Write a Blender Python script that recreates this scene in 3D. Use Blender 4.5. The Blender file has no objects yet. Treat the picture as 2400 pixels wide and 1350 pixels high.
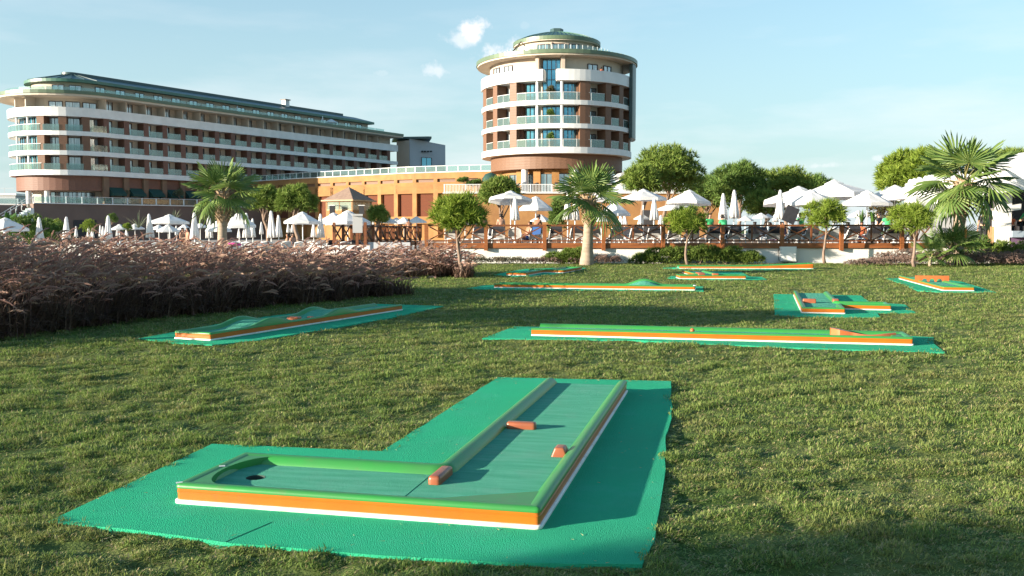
import bpy, bmesh, math, random
import numpy as np
from mathutils import Vector, Matrix, noise
sc = bpy.context.scene
C = sc.collection
sin, cos, pi, rad = math.sin, math.cos, math.pi, math.radians

# ------------------------------------------------------------------ camera, sky, sun, exposure
FPX, HEYE, PITCH = 2200.0, 1.55, math.atan(135 / 2200)
cam = bpy.data.cameras.new('camera')
cam.sensor_width = 36; cam.lens = 36 * FPX / 2400
cam.clip_start = 0.1; cam.clip_end = 6000
camo = bpy.data.objects.new('camera', cam); C.objects.link(camo)
camo.location = (0, 0, HEYE); camo.rotation_euler = (pi / 2 - PITCH, 0, 0)
sc.camera = camo
SUN_EL, SUN_AZ = rad(11.0), rad(23.0)                 # light travels towards +x, a little towards +y
LDIR = Vector((cos(SUN_AZ) * cos(SUN_EL), sin(SUN_AZ) * cos(SUN_EL), -sin(SUN_EL)))
sun = bpy.data.lights.new('sun', 'SUN'); sun.energy = 4.4; sun.angle = rad(0.5); sun.color = (1.0, 0.88, 0.71)
suno = bpy.data.objects.new('sun', sun); C.objects.link(suno)
suno.rotation_euler = LDIR.to_track_quat('-Z', 'Y').to_euler(); suno.location = (-60, -20, 40)
world = bpy.data.worlds.new('World'); sc.world = world; world.use_nodes = True
sc.view_settings.view_transform = 'Standard'; sc.view_settings.look = 'None'
sc.view_settings.gamma = 1; sc.view_settings.use_curve_mapping = False
sc.view_settings.exposure = 1.62


def setup_world():
    nt = world.node_tree; N = nt.nodes; L = nt.links; N.clear()
    out = N.new('ShaderNodeOutputWorld'); bg = N.new('ShaderNodeBackground')
    sky = N.new('ShaderNodeTexSky'); sky.sky_type = 'NISHITA'; sky.sun_disc = False
    sky.sun_elevation = SUN_EL; sky.sun_rotation = math.atan2(-LDIR.x, -LDIR.y)
    sky.air_density = 1.0; sky.dust_density = 0.8; sky.ozone_density = 1.8
    bg.inputs[1].default_value = 0.092
    tc = N.new('ShaderNodeTexCoord')
    sep = N.new('ShaderNodeSeparateXYZ'); L.new(tc.outputs['Generated'], sep.inputs[0])

    def math_(op, a, b=None, clamp=False):
        m = N.new('ShaderNodeMath'); m.operation = op; m.use_clamp = clamp
        for k, v in ((0, a), (1, b)):
            if v is None: continue
            if isinstance(v, (int, float)): m.inputs[k].default_value = v
            else: L.new(v, m.inputs[k])
        return m.outputs[0]
    # thin wisps low over the horizon, all the way round
    mp = N.new('ShaderNodeMapping'); mp.inputs['Scale'].default_value = (2.2, 2.2, 11.0)
    L.new(tc.outputs['Generated'], mp.inputs[0])
    nz = N.new('ShaderNodeTexNoise'); nz.inputs['Scale'].default_value = 1.6; nz.inputs['Detail'].default_value = 7
    nz.inputs['Roughness'].default_value = 0.55; L.new(mp.outputs[0], nz.inputs['Vector'])
    r1 = N.new('ShaderNodeMapRange'); r1.inputs[1].default_value = 0.47; r1.inputs[2].default_value = 0.80
    r1.clamp = True; L.new(nz.outputs[0], r1.inputs[0])
    lowm = N.new('ShaderNodeMapRange'); lowm.inputs[1].default_value = 0.30; lowm.inputs[2].default_value = 0.02
    L.new(sep.outputs[2], lowm.inputs[0])
    wisps = math_('MULTIPLY', math_('MULTIPLY', r1.outputs[0], lowm.outputs[0]), 0.8)
    # small cumulus puffs, each a noisy ball in direction space
    nz2 = N.new('ShaderNodeTexNoise'); nz2.inputs['Scale'].default_value = 42; nz2.inputs['Detail'].default_value = 6
    nz2.inputs['Roughness'].default_value = 0.6; L.new(tc.outputs['Generated'], nz2.inputs['Vector'])
    total = wisps
    for (px, py, rx, ry, amt) in ((1112, 68, 40, 34, 1.0), (1080, 92, 52, 20, .6), (1180, 126, 56, 32, 1.0), (1022, 165, 36, 20, .55),
                                  (895, 172, 24, 9, .22), (1160, 140, 60, 22, .8), (1925, 388, 70, 11, .45), (2055, 372, 26, 9, .42), (1232, 58, 12, 10, .15)):
        d = Vector(ray(px, py)).normalized()
        sub = N.new('ShaderNodeVectorMath'); sub.operation = 'SUBTRACT'
        L.new(tc.outputs['Generated'], sub.inputs[0]); sub.inputs[1].default_value = d
        scl = N.new('ShaderNodeVectorMath'); scl.operation = 'MULTIPLY'
        L.new(sub.outputs[0], scl.inputs[0]); scl.inputs[1].default_value = (2200 / rx, 2200 / rx, 2200 / ry)
        ln = N.new('ShaderNodeVectorMath'); ln.operation = 'LENGTH'; L.new(scl.outputs[0], ln.inputs[0])
        fall = math_('SUBTRACT', 1.25, ln.outputs['Value'])
        v = math_('ADD', fall, math_('MULTIPLY', math_('SUBTRACT', nz2.outputs[0], 0.5), 3.4))
        mr = N.new('ShaderNodeMapRange'); mr.inputs[1].default_value = 0.15; mr.inputs[2].default_value = 1.1
        mr.clamp = True; mr.interpolation_type = 'SMOOTHSTEP'; L.new(v, mr.inputs[0])
        total = math_('MAXIMUM', total, math_('MULTIPLY', mr.outputs[0], amt))
    hz = N.new('ShaderNodeMapRange'); hz.inputs[1].default_value = 0.0; hz.inputs[2].default_value = 0.42
    hz.inputs[3].default_value = 1.0; hz.inputs[4].default_value = 0.0; L.new(sep.outputs[2], hz.inputs[0])
    tint = N.new('ShaderNodeMix'); tint.data_type = 'RGBA'; tint.blend_type = 'MULTIPLY'
    tint.inputs['Factor'].default_value = 1.0
    L.new(sky.outputs[0], tint.inputs['A']); tint.inputs['B'].default_value = SKY_TINT
    mixh = N.new('ShaderNodeMix'); mixh.data_type = 'RGBA'
    L.new(math_('MULTIPLY', hz.outputs[0], SKY_HAZE), mixh.inputs['Factor'])
    L.new(tint.outputs['Result'], mixh.inputs['A']); mixh.inputs['B'].default_value = SKY_HAZE_COL
    mixc = N.new('ShaderNodeMix'); mixc.data_type = 'RGBA'
    L.new(total, mixc.inputs['Factor']); L.new(mixh.outputs['Result'], mixc.inputs['A'])
    mixc.inputs['B'].default_value = CLOUD_COL
    L.new(mixc.outputs['Result'], bg.inputs[0]); L.new(bg.outputs[0], out.inputs[0])


SKY_TINT = (0.78, 0.98, 0.98, 1); SKY_HAZE = 0.9
SKY_HAZE_COL = (2.12, 2.70, 2.88, 1); CLOUD_COL = (4.0, 4.0, 4.1, 1)


def ray(px, py):
    xc = (px - 1200) / FPX; yc = (675 - py) / FPX
    c, s = cos(PITCH), sin(PITCH)
    return Vector((xc, c + yc * s, -s + yc * c))


def G(px, py, z=0.0):                # where a sight line meets the level z
    d = ray(px, py); t = (z - HEYE) / d.z
    return Vector((d.x * t, d.y * t, z))


def A(px, py, D):                    # where a sight line meets the distance D
    d = ray(px, py); t = D / d.y
    return Vector((d.x * t, D, HEYE + d.z * t))


setup_world()

# ------------------------------------------------------------------ materials
MATS = {}


def mat(name, col, col2=None, scale=6.0, rough=0.6, bump=0.0, bscale=None, spec=0.5, detail=4.0, metal=0.0, stretch=None,
        coat=0.0, island=None, inst=None, lo=0.35, hi=0.65, trans=0.0, coords='Object', wear=None):
    """procedural surface: two colours through noise, fine relief, optional variation per leaf (island) or per instance (inst)"""
    m = bpy.data.materials.new(name); m.use_nodes = True; MATS[name] = m
    nt = m.node_tree; N = nt.nodes; L = nt.links
    b = N['Principled BSDF']; b.inputs['Roughness'].default_value = rough
    b.inputs['Specular IOR Level'].default_value = spec; b.inputs['Metallic'].default_value = metal
    b.inputs['Coat Weight'].default_value = coat
    tc = N.new('ShaderNodeTexCoord'); vec = tc.outputs[coords] if coords != 'Position' else N.new('ShaderNodeNewGeometry').outputs['Position']
    src = vec
    if stretch:
        mp = N.new('ShaderNodeMapping'); mp.inputs['Scale'].default_value = stretch; L.new(vec, mp.inputs[0]); vec = mp.outputs[0]
    colsock = None
    if col2 is not None:
        nz = N.new('ShaderNodeTexNoise'); nz.inputs['Scale'].default_value = scale; nz.inputs['Detail'].default_value = detail
        L.new(vec, nz.inputs['Vector'])
        mr = N.new('ShaderNodeMapRange'); mr.inputs[1].default_value = lo; mr.inputs[2].default_value = hi; L.new(nz.outputs[0], mr.inputs[0])
        mx = N.new('ShaderNodeMix'); mx.data_type = 'RGBA'; L.new(mr.outputs[0], mx.inputs['Factor'])
        mx.inputs['A'].default_value = (*col, 1); mx.inputs['B'].default_value = (*col2, 1); colsock = mx.outputs['Result']
    for kind, c3 in (('island', island), ('inst', inst)):
        if c3 is None: continue
        if kind == 'island':
            gi = N.new('ShaderNodeNewGeometry'); rnd = gi.outputs['Random Per Island']
        else:
            gi = N.new('ShaderNodeObjectInfo'); rnd = gi.outputs['Random']
        mx = N.new('ShaderNodeMix'); mx.data_type = 'RGBA'
        mr = N.new('ShaderNodeMapRange'); mr.inputs[1].default_value = 0.25; mr.inputs[2].default_value = 1.0; L.new(rnd, mr.inputs[0])
        L.new(mr.outputs[0], mx.inputs['Factor'])
        if colsock: L.new(colsock, mx.inputs['A'])
        else: mx.inputs['A'].default_value = (*col, 1)
        mx.inputs['B'].default_value = (*c3, 1); colsock = mx.outputs['Result']
    if wear:                                  # worn or dirty patches: (colour, scale, low, high, amount)
        wc, ws, wl, wh, wa = wear; nw = N.new('ShaderNodeTexNoise'); nw.inputs['Scale'].default_value = ws; nw.inputs['Detail'].default_value = 9; nw.inputs['Roughness'].default_value = 0.68
        L.new(src, nw.inputs['Vector']); mw = N.new('ShaderNodeMapRange'); mw.inputs[1].default_value = wl; mw.inputs[2].default_value = wh; mw.inputs[4].default_value = wa
        L.new(nw.outputs[0], mw.inputs[0]); mx = N.new('ShaderNodeMix'); mx.data_type = 'RGBA'; L.new(mw.outputs[0], mx.inputs['Factor'])
        if colsock: L.new(colsock, mx.inputs['A'])
        else: mx.inputs['A'].default_value = (*col, 1)
        mx.inputs['B'].default_value = (*wc, 1); colsock = mx.outputs['Result']
    if colsock: L.new(colsock, b.inputs['Base Color'])
    else: b.inputs['Base Color'].default_value = (*col, 1)
    if bump:
        nb = N.new('ShaderNodeTexNoise'); nb.inputs['Scale'].default_value = bscale or scale * 6; nb.inputs['Detail'].default_value = 3
        L.new(vec, nb.inputs['Vector'])
        bp = N.new('ShaderNodeBump'); bp.inputs['Strength'].default_value = bump; bp.inputs['Distance'].default_value = 0.02
        L.new(nb.outputs[0], bp.inputs['Height']); L.new(bp.outputs[0], b.inputs['Normal'])
    if trans:
        out = N['Material Output']; tr = N.new('ShaderNodeBsdfTranslucent'); ms = N.new('ShaderNodeMixShader')
        ms.inputs[0].default_value = trans
        if colsock: L.new(colsock, tr.inputs[0])
        else: tr.inputs[0].default_value = (*col, 1)
        L.new(b.outputs[0], ms.inputs[1]); L.new(tr.outputs[0], ms.inputs[2]); L.new(ms.outputs[0], out.inputs[0])
    return m


def glass_mat(name, tint, gloss, fac):
    m = bpy.data.materials.new(name); m.use_nodes = True; MATS[name] = m
    nt = m.node_tree; N = nt.nodes; L = nt.links; N.clear()
    out = N.new('ShaderNodeOutputMaterial'); t = N.new('ShaderNodeBsdfTransparent'); t.inputs[0].default_value = (*tint, 1)
    g = N.new('ShaderNodeBsdfGlossy'); g.inputs[0].default_value = (*gloss, 1); g.inputs[1].default_value = 0.06
    d = N.new('ShaderNodeBsdfDiffuse'); d.inputs[0].default_value = (0.46, 0.60, 0.58, 1)
    s0 = N.new('ShaderNodeMixShader'); s0.inputs[0].default_value = 0.5; L.new(g.outputs[0], s0.inputs[1]); L.new(d.outputs[0], s0.inputs[2])
    s = N.new('ShaderNodeMixShader'); s.inputs[0].default_value = fac
    L.new(t.outputs[0], s.inputs[1]); L.new(s0.outputs[0], s.inputs[2]); L.new(s.outputs[0], out.inputs[0])
    return m


def board_mat(name, c1, c2, pitch, axis=2, joint=0.35, rough=0.6):
    """boards: slight change of tone and a groove line every 'pitch' metres along one axis"""
    m = mat(name, c1, c2, scale=3.0, rough=rough, stretch=(1, 1, 8) if axis == 2 else (8, 1, 1))
    nt = m.node_tree; N = nt.nodes; L = nt.links; b = N['Principled BSDF']
    tc = N.new('ShaderNodeTexCoord'); sp = N.new('ShaderNodeSeparateXYZ'); L.new(tc.outputs['Object'], sp.inputs[0])
    dv = N.new('ShaderNodeMath'); dv.operation = 'DIVIDE'; L.new(sp.outputs[axis], dv.inputs[0]); dv.inputs[1].default_value = pitch
    fr = N.new('ShaderNodeMath'); fr.operation = 'FRACT'; L.new(dv.outputs[0], fr.inputs[0])
    gt = N.new('ShaderNodeMath'); gt.operation = 'GREATER_THAN'; L.new(fr.outputs[0], gt.inputs[0]); gt.inputs[1].default_value = 0.12
    bp = N.new('ShaderNodeBump'); bp.inputs['Strength'].default_value = joint; bp.inputs['Distance'].default_value = 0.04
    L.new(gt.outputs[0], bp.inputs['Height']); L.new(bp.outputs[0], b.inputs['Normal'])
    return m


# the setting
M = MATS
mat('soil_grass', (0.060, 0.105, 0.026), (0.135, 0.155, 0.050), scale=1.4, rough=0.9, bump=0.6, bscale=60, spec=0.1)
mat('paving', (0.42, 0.38, 0.33), (0.33, 0.30, 0.27), scale=0.6, rough=0.8, bump=0.1)
mat('grass_blade', (0.118, 0.215, 0.042), (0.180, 0.268, 0.060), scale=0.55, rough=0.55, spec=0.25, island=(0.270, 0.310, 0.095), trans=0.3, coords='Position', wear=((0.33, 0.28, 0.115), 0.75, 0.50, 0.70, 0.62))
mat('straw', (0.46, 0.38, 0.20), (0.34, 0.28, 0.14), rough=0.7, spec=0.2, trans=0.2)
mat('white_paint', (0.80, 0.79, 0.77), (0.72, 0.71, 0.69), scale=0.6, rough=0.55, bump=0.05, bscale=40, wear=((0.6, 0.57, 0.52), 0.5, 0.55, 0.8, 0.5))
mat('white_render', (0.80, 0.78, 0.75), (0.70, 0.68, 0.65), scale=0.35, rough=0.8, bump=0.12, bscale=50, wear=((0.52, 0.47, 0.4), 0.9, 0.55, 0.78, 0.6))
mat('beige_render', (0.60, 0.53, 0.45), (0.53, 0.47, 0.39), scale=0.3, rough=0.85)
mat('peach_render', (0.52, 0.43, 0.35), (0.46, 0.38, 0.31), scale=0.3, rough=0.85)
mat('grey_render', (0.46, 0.47, 0.49), (0.40, 0.41, 0.43), scale=0.2, rough=0.85)
board_mat('brown_slats', (0.185, 0.082, 0.052), (0.14, 0.062, 0.042), 0.28)
board_mat('shutter_brown', (0.135, 0.036, 0.012), (0.10, 0.028, 0.011), 0.30, rough=0.9)
board_mat('brown_panel', (0.190, 0.098, 0.055), (0.150, 0.076, 0.045), 0.35)
mat('brown_wall', (0.20, 0.135, 0.11), (0.16, 0.11, 0.09), scale=0.3, rough=0.85)
mat('sandstone', (0.335, 0.170, 0.052), (0.235, 0.105, 0.036), scale=0.55, rough=0.85, bump=0.3, bscale=5, lo=0.3, hi=0.75, stretch=(1, 1, 2.2))
mat('sandstone_pale', (0.360, 0.185, 0.065), (0.29, 0.140, 0.052), scale=0.9, rough=0.85, bump=0.2, bscale=5)
mat('pilaster_stone', (0.22, 0.135, 0.085), (0.17, 0.105, 0.07), scale=0.8, rough=0.85)
mat('copper_green', (0.055, 0.155, 0.115), (0.095, 0.175, 0.12), scale=0.5, rough=0.45, spec=0.5)
mat('dark_roof', (0.030, 0.070, 0.075), (0.045, 0.085, 0.085), scale=0.4, rough=0.4)
mat('bronze_edge', (0.115, 0.165, 0.095), (0.10, 0.14, 0.09), scale=0.4, rough=0.4)
mat('soffit', (0.58, 0.50, 0.40), rough=0.8)
mat('frame_dark', (0.055, 0.035, 0.03), rough=0.5)
mat('pane', (0.42, 0.52, 0.57), (0.20, 0.25, 0.28), scale=0.45, rough=0.07, spec=0.9, metal=0.75)
mat('curtained_pane', (0.62, 0.68, 0.72), (0.34, 0.40, 0.44), scale=0.9, rough=0.12, spec=0.8, metal=0.45, stretch=(6, 1, 0.4))
mat('blue_glass', (0.16, 0.42, 0.56), (0.11, 0.33, 0.46), scale=0.25, rough=0.08, spec=0.9, metal=0.75)
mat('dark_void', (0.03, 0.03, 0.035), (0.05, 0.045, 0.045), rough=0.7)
glass_mat('balcony_glass', (0.68, 0.80, 0.79), (0.75, 0.84, 0.84), 0.20)
glass_mat('window_glass', (0.70, 0.75, 0.75), (0.85, 0.9, 0.9), 0.30)
mat('awning_green', (0.012, 0.055, 0.045), rough=0.8)
# lanes
mat('mat_carpet', (0.030, 0.440, 0.225), (0.040, 0.365, 0.200), scale=1.1, rough=0.95, bump=0.7, bscale=150, spec=0.05, lo=0.25, hi=0.75, wear=((0.06, 0.42, 0.26), 1.7, 0.5, 0.72, 0.75))
mat('lane_carpet', (0.070, 0.340, 0.215), (0.110, 0.410, 0.275), scale=2.4, rough=0.9, bump=0.6, bscale=110, spec=0.1, stretch=(1, 7, 1), wear=((0.16, 0.36, 0.27), 3.0, 0.5, 0.75, 0.6))
mat('rail_green', (0.030, 0.250, 0.045), (0.045, 0.215, 0.055), scale=2.6, rough=0.40, spec=0.45, coat=0.05, bump=0.05, bscale=9, wear=((0.1, 0.16, 0.06), 7.0, 0.57, 0.72, 0.55))
mat('skirt_orange', (0.53, 0.142, 0.008), (0.45, 0.112, 0.010), scale=2.2, rough=0.36, spec=0.5, coat=0.08, bump=0.05, bscale=9, wear=((0.3, 0.11, 0.03), 6.0, 0.56, 0.72, 0.6))
mat('strip_white', (0.80, 0.79, 0.77), (0.70, 0.68, 0.64), scale=3.0, rough=0.45, wear=((0.42, 0.36, 0.27), 5.0, 0.52, 0.7, 0.7))
mat('block_brown', (0.36, 0.105, 0.042), (0.28, 0.078, 0.034), scale=5.0, rough=0.38, spec=0.5, coat=0.08, wear=((0.2, 0.09, 0.05), 14.0, 0.55, 0.7, 0.6))
mat('block_orange', (0.50, 0.135, 0.035), (0.42, 0.105, 0.03), scale=4.0, rough=0.4, spec=0.5, wear=((0.3, 0.11, 0.04), 10.0, 0.55, 0.7, 0.6))
mat('seam_green', (0.012, 0.15, 0.085), rough=0.95, spec=0.05)
mat('cup_dark', (0.02, 0.045, 0.035), rough=0.8)
mat('chip_white', (0.7, 0.72, 0.68), rough=0.6)
# timber and pool things
mat('fence_wood', (0.20, 0.070, 0.026), (0.13, 0.046, 0.020), scale=3.0, rough=0.5, stretch=(1, 1, 7), spec=0.4)
mat('beam_wood', (0.30, 0.105, 0.034), (0.21, 0.072, 0.026), scale=1.4, rough=0.45, stretch=(1, 8, 8), spec=0.4)
mat('dark_wood', (0.085, 0.045, 0.03), (0.06, 0.035, 0.025), scale=3, rough=0.6)
mat('deck_wood', (0.28, 0.16, 0.09), (0.22, 0.12, 0.07), scale=2, rough=0.7)
mat('parasol_cloth', (0.86, 0.85, 0.84), (0.80, 0.79, 0.78), scale=2.2, rough=0.85, spec=0.2, trans=0.28)
mat('pole_white', (0.74, 0.74, 0.73), rough=0.4)
mat('plastic_white', (0.78, 0.78, 0.77), (0.70, 0.70, 0.69), scale=3, rough=0.4)
mat('sling_grey', (0.55, 0.54, 0.52), (0.46, 0.45, 0.43), scale=5, rough=0.7)
mat('cushion_black', (0.022, 0.022, 0.028), (0.035, 0.034, 0.04), scale=5, rough=0.85)
mat('shingle_roof', (0.31, 0.215, 0.165), (0.23, 0.155, 0.12), scale=2.5, rough=0.85, bump=0.4, bscale=8)
mat('tan_wood', (0.50, 0.30, 0.15), (0.42, 0.24, 0.11), scale=2, rough=0.6)
mat('black_plastic', (0.03, 0.03, 0.032), rough=0.5)
mat('terracotta', (0.33, 0.13, 0.07), (0.27, 0.10, 0.055), rough=0.7)
mat('counter_grey', (0.30, 0.36, 0.42), rough=0.5)
mat('metal_grey', (0.45, 0.45, 0.46), rough=0.4, metal=0.6)
mat('towel_blue', (0.06, 0.16, 0.45), rough=0.9)
# plants
mat('reed_blade', (0.090, 0.052, 0.046), (0.135, 0.080, 0.062), scale=0.9, rough=0.7, island=(0.17, 0.115, 0.075), spec=0.2, trans=0.12)
mat('reed_plume', (0.43, 0.255, 0.215), (0.30, 0.17, 0.155), scale=0.8, rough=0.9, island=(0.54, 0.385, 0.28), spec=0.1, trans=0.3)
mat('needle_bright', (0.15, 0.235, 0.026), (0.2, 0.285, 0.035), scale=1.5, rough=0.6, island=(0.27, 0.33, 0.055), spec=0.25, trans=0.3)
mat('needle_pine', (0.12, 0.2, 0.036), (0.165, 0.245, 0.044), scale=0.35, rough=0.6, island=(0.23, 0.28, 0.065), spec=0.2, trans=0.22)
mat('needle_dark', (0.075, 0.15, 0.032), (0.11, 0.185, 0.04), scale=0.4, rough=0.6, island=(0.16, 0.225, 0.052), spec=0.2, trans=0.2)
mat('juniper', (0.09, 0.155, 0.028), (0.125, 0.19, 0.034), scale=1.5, rough=0.65, island=(0.18, 0.23, 0.05), spec=0.2, trans=0.2)
mat('lavender', (0.23, 0.155, 0.130), (0.17, 0.135, 0.100), scale=1.1, rough=0.9, island=(0.32, 0.215, 0.185), spec=0.1, trans=0.15)
mat('thyme', (0.13, 0.135, 0.075), (0.17, 0.14, 0.10), scale=1.5, rough=0.9, island=(0.22, 0.18, 0.13), spec=0.1, trans=0.15)
mat('palm_leaf', (0.125, 0.215, 0.048), (0.095, 0.165, 0.042), scale=1.5, rough=0.45, spec=0.45, island=(0.24, 0.31, 0.085), trans=0.3)
mat('palm_dry', (0.30, 0.24, 0.12), (0.22, 0.17, 0.08), scale=2, rough=0.7, trans=0.2)
mat('palm_stalk', (0.18, 0.20, 0.06), (0.22, 0.18, 0.07), scale=3, rough=0.5)
mat('palm_bark', (0.36, 0.28, 0.21), (0.27, 0.205, 0.15), scale=2.0, rough=0.85, bump=0.5, bscale=14, stretch=(1, 1, 5))
mat('palm_boot', (0.42, 0.30, 0.19), (0.27, 0.17, 0.10), scale=4, rough=0.85)
mat('pine_bark', (0.27, 0.19, 0.14), (0.19, 0.13, 0.10), scale=7, rough=0.9, bump=0.5, bscale=30)
mat('agave_leaf', (0.085, 0.130, 0.055), (0.11, 0.15, 0.07), scale=3, rough=0.5, trans=0.15)
mat('banana_leaf', (0.050, 0.125, 0.025), (0.09, 0.17, 0.03), scale=1.5, rough=0.4, trans=0.3)
mat('rust_leaf', (0.15, 0.075, 0.035), (0.09, 0.08, 0.03), scale=3, rough=0.7, island=(0.055, 0.085, 0.025), trans=0.2)
mat('olive_leaf', (0.16, 0.19, 0.11), (0.12, 0.15, 0.08), scale=2, rough=0.6, island=(0.24, 0.26, 0.16), trans=0.2)
# people
mat('skin', (0.48, 0.27, 0.18), (0.42, 0.23, 0.15), rough=0.6)
mat('skin_tan', (0.38, 0.18, 0.105), (0.33, 0.155, 0.09), rough=0.6)
mat('hair_dark', (0.018, 0.012, 0.010), rough=0.6)
mat('shirt_green', (0.045, 0.42, 0.16), (0.035, 0.34, 0.13), scale=6, rough=0.85)
mat('cloth_black', (0.018, 0.018, 0.022), rough=0.85)
mat('cloth_orange', (0.55, 0.13, 0.05), rough=0.85)
mat('cloth_pale', (0.62, 0.60, 0.58), rough=0.85)
mat('cloth_blue', (0.07, 0.13, 0.34), rough=0.85)
mat('cloth_pink', (0.75, 0.06, 0.30), rough=0.6)
mat('cloth_purple', (0.14, 0.08, 0.15), rough=0.85)
mat('shoe_dark', (0.03, 0.028, 0.026), rough=0.6)

# ------------------------------------------------------------------ object helpers


def world_loc(o):
    v = Vector((0, 0, 0))
    while o is not None:
        v += o.location; o = o.parent
    return v


def empty(name, loc=(0, 0, 0), rz=0.0, label=None, cat=None, group=None, kind=None):
    o = bpy.data.objects.new(name, None); C.objects.link(o)
    o.location = loc; o.rotation_euler = (0, 0, rz); o.empty_display_size = 0.2
    return tag(o, label, cat, group, kind)


def tag(o, label=None, cat=None, group=None, kind=None):
    if label: o['label'] = label
    if cat: o['category'] = cat
    if group: o['group'] = group
    if kind: o['kind'] = kind
    return o


def as_list(m):
    return [MATS[x] for x in ([m] if isinstance(m, str) else m)]


class MB:
    """collects shapes; build() links them as ONE mesh object"""
    def __init__(s): s.v = []; s.f = []; s.m = []

    def add(s, vs, fs, mi=0):
        k = len(s.v); s.v += [tuple(v) for v in vs]; s.f += [tuple(i + k for i in f) for f in fs]; s.m += [mi] * len(fs); return s

    def box(s, c, d, rz=0.0, mi=0, R=None):
        c = Vector(c); hx, hy, hz = d[0] / 2, d[1] / 2, d[2] / 2
        R = R or Matrix.Rotation(rz, 3, 'Z')
        vs = [c + R @ Vector((x * hx, y * hy, z * hz)) for z in (-1, 1) for y in (-1, 1) for x in (-1, 1)]
        return s.add(vs, [(0, 2, 3, 1), (4, 5, 7, 6), (0, 1, 5, 4), (2, 6, 7, 3), (0, 4, 6, 2), (1, 3, 7, 5)], mi)

    def bar(s, a, b, w, h, mi=0, up=(0, 0, 1)):
        a, b = Vector(a), Vector(b); x = (b - a); L = x.length; x.normalize()
        y = Vector(up).cross(x)
        if y.length < 1e-4: y = Vector((0, 1, 0)).cross(x)
        y.normalize(); z = x.cross(y)
        return s.box((a + b) / 2, (L, w, h), mi=mi, R=Matrix((x, y, z)).transposed())

    def tube(s, pts, rs, n=8, mi=0, cap=True):
        pts = [Vector(p) for p in pts]; rs = rs if hasattr(rs, '__len__') else [rs] * len(pts)
        k0 = []; vs = []; ref = Vector((0.13, 0.97, 0.2))
        for i, p in enumerate(pts):
            t = (pts[min(i + 1, len(pts) - 1)] - pts[max(i - 1, 0)]).normalized()
            a = ref.cross(t)
            if a.length < 0.1: a = Vector((1, 0, 0)).cross(t)
            a.normalize(); b = t.cross(a); k0.append(len(vs))
            for j in range(n):
                th = 2 * pi * j / n; vs.append(p + (a * cos(th) + b * sin(th)) * rs[i])
        fs = []
        for i in range(len(pts) - 1):
            for j in range(n):
                q = (j + 1) % n; fs.append((k0[i] + j, k0[i] + q, k0[i + 1] + q, k0[i + 1] + j))
        if cap:
            fs.append(tuple(reversed(range(k0[0], k0[0] + n)))); fs.append(tuple(range(k0[-1], k0[-1] + n)))
        return s.add(vs, fs, mi)

    def prism(s, poly, z0, z1, mi=0, top=None):
        """poly counter-clockwise; top: other polygon for the upper rim"""
        n = len(poly); top = top or poly
        vs = [(p[0], p[1], z0) for p in poly] + [(p[0], p[1], z1) for p in top]
        fs = [(i, (i + 1) % n, n + (i + 1) % n, n + i) for i in range(n)]
        fs += [tuple(range(n, 2 * n)), tuple(reversed(range(n)))]
        return s.add(vs, fs, mi)

    def strip(s, rows, closed=False, mi=0):
        """rows of equal length points joined by quads"""
        n = len(rows[0]); vs = [p for r in rows for p in r]; fs = []
        for i in range(len(rows) - 1):
            for j in range(n if closed else n - 1):
                q = (j + 1) % n; fs.append((i * n + j, i * n + q, (i + 1) * n + q, (i + 1) * n + j))
        return s.add(vs, fs, mi)

    def lathe(s, prof, n=24, c=(0, 0, 0), mi=0, a0=0, a1=2 * pi, mod=None):
        full = abs(a1 - a0 - 2 * pi) < 1e-6; cols = n if full else n + 1
        rows = []
        for r, z in prof:
            rows.append([(c[0] + r * (mod(a0 + (a1 - a0) * j / n, r, z) if mod else 1) * cos(a0 + (a1 - a0) * j / n),
                          c[1] + r * (mod(a0 + (a1 - a0) * j / n, r, z) if mod else 1) * sin(a0 + (a1 - a0) * j / n), c[2] + z) for j in range(cols)])
        return s.strip(rows, full, mi)

    def mesh(s, name, mats, c=None, smooth=False):
        me = bpy.data.meshes.new(name); v = np.array(s.v, dtype=float)
        if c is not None: v = v - np.array(c)
        me.from_pydata(v.tolist(), [], s.f)
        for m in as_list(mats): me.materials.append(m)
        if len(me.materials) > 1: me.polygons.foreach_set('material_index', s.m)
        if smooth: me.polygons.foreach_set('use_smooth', [True] * len(me.polygons))
        me.update(); return me

    def build(s, name, mats, parent=None, world=True, smooth=False, base=False, sharp=None):
        v = np.array(s.v); lo, hi = v.min(0), v.max(0); c = (lo + hi) / 2
        if base: c[2] = lo[2]
        me = s.mesh(name, mats, c, smooth)
        if smooth and sharp:
            me.set_sharp_from_angle(angle=rad(sharp))
        o = bpy.data.objects.new(name, me); C.objects.link(o)
        c = Vector(c)
        if parent:
            o.parent = parent
            o.location = c - world_loc(parent) if world else c - (world_loc(parent) - world_loc(root_of(parent)))
        else: o.location = c
        return o


def root_of(o):
    while o.parent: o = o.parent
    return o


def inst(name, me, parent, loc, rz=0.0, scale=None):
    """a piece sharing a mesh, at a world position (parents unrotated)"""
    o = bpy.data.objects.new(name, me); C.objects.link(o); o.parent = parent
    o.location = Vector(loc) - (world_loc(parent) if parent else Vector((0, 0, 0))); o.rotation_euler = (0, 0, rz)
    if scale: o.scale = scale
    return o


def child(name, me, parent, loc=(0, 0, 0), rot=(0, 0, 0), scale=None):
    o = bpy.data.objects.new(name, me); C.objects.link(o); o.parent = parent; o.location = loc; o.rotation_euler = rot
    if scale: o.scale = scale
    return o


def copy_tree(o, parent=None):
    c = o.copy(); C.objects.link(c); c.parent = parent
    for ch in list(o.children): copy_tree(ch, c)
    return c


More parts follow.
